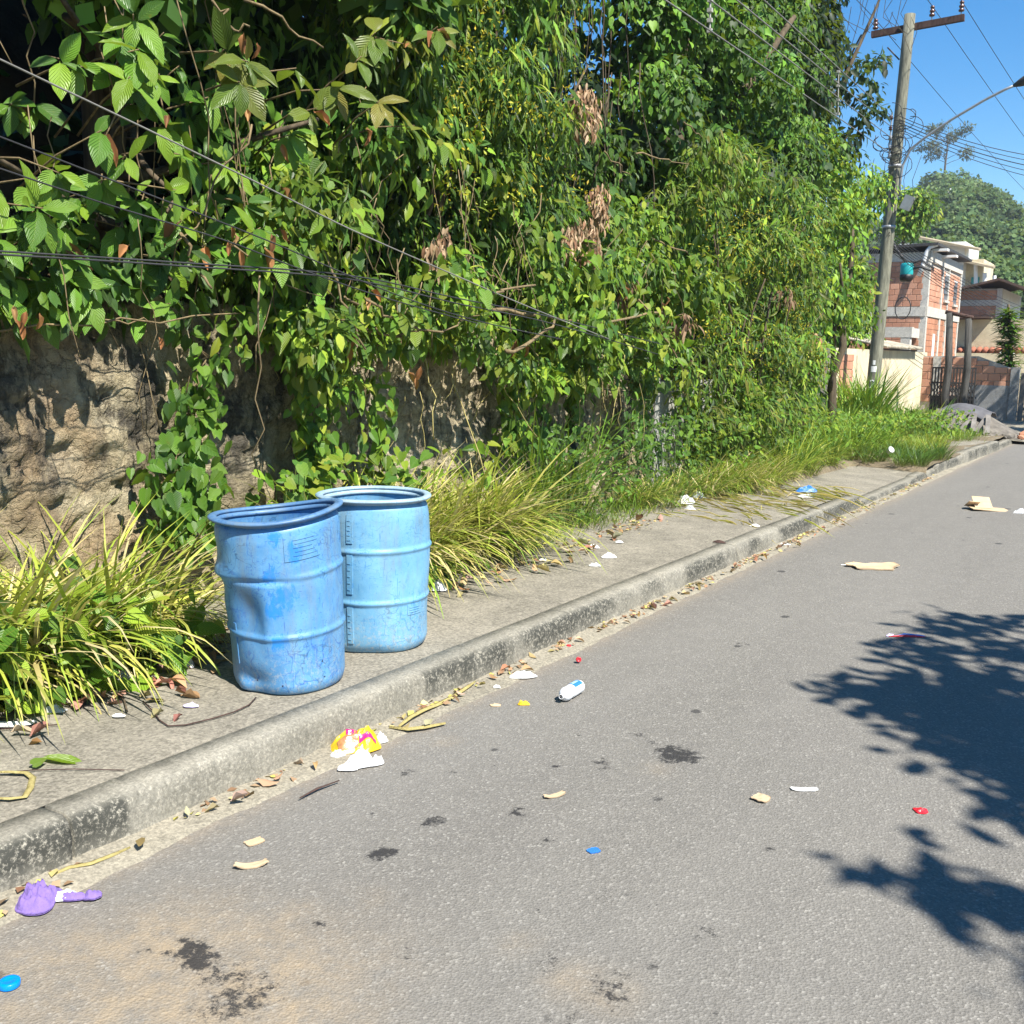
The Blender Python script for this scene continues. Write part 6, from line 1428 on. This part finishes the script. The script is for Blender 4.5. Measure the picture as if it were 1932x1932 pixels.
ribbon([swz(*q) for q in [(-20, 1461), (20, 1461), (50, 1462), (62, 1470), (57, 1490), (46, 1508), (20, 1512), (-20, 1510)]], .022, 'stalk', 'dry_leaf_strip', 'pale dry folded leaf strip curling on the bare sidewalk', 'dry leaf')
ribbon([gtz(*q) for q in [(752, 1376), (775, 1360), (800, 1345), (825, 1332), (852, 1318), (880, 1302), (895, 1294)]], .03, 'stalk', 'dry_leaf_strip', 'long straw-coloured dry stalk lying in the gutter behind the snack bag', 'dry leaf', .012)
ribbon([gtz(*q) for q in [(735, 1374), (770, 1378), (800, 1374), (840, 1366)]], .035, 'stalk', 'dry_leaf_strip', 'flat pale dry leaf beside the snack bag corner', 'dry leaf')
ribbon([gtz(*q) for q in [(95, 1655), (130, 1640), (170, 1632), (210, 1615), (245, 1600)]], .022, 'stalk', 'dry_leaf_strip', 'dry curled stalk in the gutter next to the purple rag', 'dry leaf')
ribbon([gtz(*q) for q in [(565, 1508), (600, 1490), (640, 1475)]], .012, 'arm_wood', 'dry_leaf_strip', 'thin reddish stick at the gutter edge below the wrapper', 'stick')
def stick(pts, r_, label, m='arm_wood'):
    P = [swz(*q) for q in pts]; o_ = P[0]; mb = MB(); mb.tube([p - o_ + Vector((0, 0, r_)) for p in P], r_, 5); mb.build('thin_stick', m, None, True, loc=o_, label=label, cat='stick')
stick([(483, 1318), (470, 1332), (440, 1346), (400, 1358), (350, 1370), (318, 1372), (300, 1360), (290, 1345), (270, 1325)], .003, 'thin curved dry vine lying before the dented barrel')
stick([(0, 1460), (60, 1455), (140, 1453), (235, 1455)], .002, 'thin reddish stem lying past the fresh green leaf'); stick([(0, 1378), (60, 1374), (110, 1369)], .0025, 'short dark stem lying near the white card strip'); stick([(215, 1300), (235, 1325), (240, 1345)], .004, 'dark twig standing out of the leaf litter', 'bark')
crumple('foam_cup', swz(826, 1113), .11, .08, .06, 'white_plastic', CR, 51, label='white foam lump at the sidewalk edge against the pale barrel', cat='foam')
for (a, b, s, l) in [(1120, 1034, .09, 'white foam scrap by the curled leaves at the grass edge'), (1168, 1024, .06, 'white plastic shred nearest the shaded sidewalk'), (1148, 1052, .11, 'flat white tissue lying on the open sidewalk'), (1025, 1058, .06, 'white bit caught under the creeper leaves'), (1122, 1068, .08, 'long white paper shred on the sidewalk below the tissue')]:
    crumple('foam_scrap', swz(a, b), s, s * .5, s * .3, 'white_paper', CR + R.uniform(-.3, .3), R.randint(1, 99), n=9, label=l, cat='scrap')
crumple('crushed_bottle', swz(222, 1283), .17, .05, .055, 'clear_film', CR - .35, 61, label='crushed clear bottle in the leaf litter under the creeper', cat='bottle')
crumple('yellow_scrap', swz(215, 1295), .07, .03, .02, 'yellow_film', CR, 62, n=8, label='yellow wrapper scrap beside the crushed clear bottle', cat='scrap')
crumple('green_packet', swz(290, 1230), .12, .05, .04, 'green_film', CR, 63, label='green and white packet half under the grass', cat='packet')
crumple('clear_cup', swz(352, 1258), .08, .06, .045, 'clear_film', CR, 64, label='clear plastic cup in the leaves beside the dented barrel', cat='cup')
crumple('clear_wrapper', swz(97, 1342), .11, .05, .03, 'clear_film', CR, 65, label='clear crinkled wrapper among brown leaves', cat='wrapper')
crumple('lilac_tissue', swz(360, 1333), .06, .03, .015, 'lilac_film', CR, 66, n=8, label='lilac tissue scrap on the sidewalk before the dented barrel', cat='tissue')
crumple('tan_scrap', swz(223, 1352), .05, .022, .012, 'white_paper', CR, 67, n=8, label='cream paper scrap near the dark leaf bit', cat='scrap')
crumple('blue_wrapper', swz(1522, 928), .26, .08, .06, 'blue_print', CR, 71, label='blue crumpled wrapper on the straw at the far sidewalk', cat='wrapper')
crumple('white_bag', swz(1520, 938), .2, .06, .03, 'white_plastic', CR, 72, label='white plastic bag under the blue wrapper', cat='bag')
for (a, b, s, l) in [(1295, 950, .18, 'white plastic bag at the edge of the shaded grass'), (1318, 940, .16, 'white torn bag behind the clear cup'), (1302, 962, .1, 'clear crushed cup on the far sidewalk')]:
    crumple('plastic_bag', swz(a, b), s, s * .5, s * .45, 'white_plastic' if 'clear' not in l else 'clear_film', CR, R.randint(1, 99), n=10, label=l, cat='bag')
crumple('dark_bark_piece', swz(1357, 1024), .10, .03, .02, 'arm_wood', CR - .4, 74, n=8, label='dark bark piece on the far sidewalk', cat='bark')
crumple('paper_scrap', swz(1424, 993), .09, .04, .02, 'white_paper', CR, 75, n=8, label='white scrap beyond the dark bark piece', cat='paper')
p = gnd(1675, 853, .3); mb = MB(); mb.lathe([(.03, 0), (.035, .01), (.045, .08), (.047, .083), (.042, .08), (.03, .012), (.001, .01)], 18); o = mb.build('foam_cup', 'white_plastic', None, True, loc=(p.x, p.y, .3), label='white cup caught in the weeds by the kerb grass', cat='cup'); o.rotation_euler = (.5, .9, 0)
crumple('red_packet', swz(1488, 886), .16, .08, .05, 'red_plastic', CR, 77, n=9, label='red packet in the leaf litter under the grass bank', cat='packet')
crumple('red_scrap', gtz(1572, 978), .12, .04, .02, 'red_plastic', CR, 78, n=8, label='faded red scrap in the far gutter', cat='scrap')
crumple('white_scrap', gtz(1480, 1027), .1, .05, .012, 'white_paper', CR, 79, n=8, label='white paper flake in the far gutter', cat='scrap')

# dry leaves: singles and fine litter
dm_ = lmd + [leaves('t', np.zeros((1, 3)), np.array([[0, 1.0, 0]]), np.array([[0, 0, 1.0]]), np.ones(1), np.ones(1), None, tmpl([(0, 0), (.15, .1), (.4, .22), (.7, .2), (1, 0)], -.5 + .8 * k, -.3 + .3 * k, 2, .06), 'dry_object').data for k in range(3)]
for o in [o for o in bpy.data.objects if o.name.startswith('t') and len(o.name) < 6 and o.type == 'MESH' and o.data in dm_]: bpy.data.objects.remove(o)
def dry(P, L, label, group):
    o = bpy.data.objects.new('dry_leaf', R.choice(dm_)); link(o); o.location = P + Vector((0, 0, .006 + R.random() * .012)); o.rotation_euler = (R.gauss(0, .16), R.gauss(0, .16), R.random() * 6.28); o.scale = (L, L, L); o.color = (*[x * R.uniform(.8, 1.3) for x in R.choice(BROWN)], 1); tag(o, label, 'dry leaf', group)
EDGE = [(5, 1350), (60, 1335), (130, 1335), (200, 1325), (270, 1310), (310, 1290), (350, 1270), (385, 1245), (410, 1215), (830, 1135), (880, 1110), (950, 1090), (1040, 1070), (1090, 1050), (1130, 1035), (1170, 1015), (1230, 990)]
for k in range(95):
    i = R.randrange(len(EDGE) - 1); f = R.random(); a = EDGE[i][0] * (1 - f) + EDGE[i + 1][0] * f; b = EDGE[i][1] * (1 - f) + EDGE[i + 1][1] * f
    if 410 < a < 830: continue
    dry(swz(a + R.gauss(0, 8), b + R.gauss(-4, 9)), R.uniform(.05, .12), 'curled brown dry leaf at the weedy edge of the sidewalk', 'dry leaves at the sidewalk edge')
for k in range(70):
    f = R.random() ** .7; y = 1.3 + f * 9; dry(Vector((-2.70 + abs(R.gauss(0, .05)), y, .012)), R.uniform(.035, .085), 'brown dry leaf lying in the concrete gutter', 'dry leaves in the gutter')
for (a, b) in [(330, 1310), (340, 1315), (55, 1395), (80, 1405), (310, 1345), (345, 1355), (20, 1390)]: dry(swz(a, b), R.uniform(.06, .1), 'brown dry leaf lying out on the open sidewalk', 'dry leaves on the open sidewalk')
n = 2600; k = NR.random(n)
P = np.vstack([np.c_[-3.80 + NR.normal(0, .07, 900), NR.uniform(1.2, 8.5, 900), np.full(900, .158)], np.c_[-2.735 + np.abs(NR.normal(0, .035, 1100)), 1.2 + NR.random(1100) ** .8 * 14, np.full(1100, .017)], np.c_[-4.1 + NR.normal(0, .2, 600), NR.uniform(1, 12, 600), np.full(600, .16)]])
clump_w = np.array([mnoise.noise(Vector((0, float(p[1]) * 2.3, 5))) for p in P]) > -.12; P = P[clump_w]; n = len(P)
ln = NR.uniform(.012, .05, n)
o = leaves('leaf_litter', P, np.c_[NR.normal(0, 1, (n, 2)), NR.normal(0, .15, n)], np.c_[NR.normal(0, .35, (n, 2)), np.ones(n)], ln, ln * 1.1, pal(BROWN + STRAW[:2], n), T_QUAD, 'dry', None, 'stuff'); tag(o, 'fine crumbled leaf litter along the gutter and weedy sidewalk edge', 'leaf litter'); recenter(o)

# ================================================================== air
t = NT('haze_air'); t.t.links.new(t.n('VolumePrincipled', {'Color': (0.80, 0.88, 1.0), 'Density': 0.00045, 'Anisotropy': 0.2}).outputs[0], t.out.inputs['Volume']); MT['haze_air'] = t.m
mb = MB(); mb.span((-430, -430, -1.1), (430, 430, 62)); mb.build('haze', 'haze_air', kind='stuff', label='thin bluish air veiling the distant hill', cat='haze')
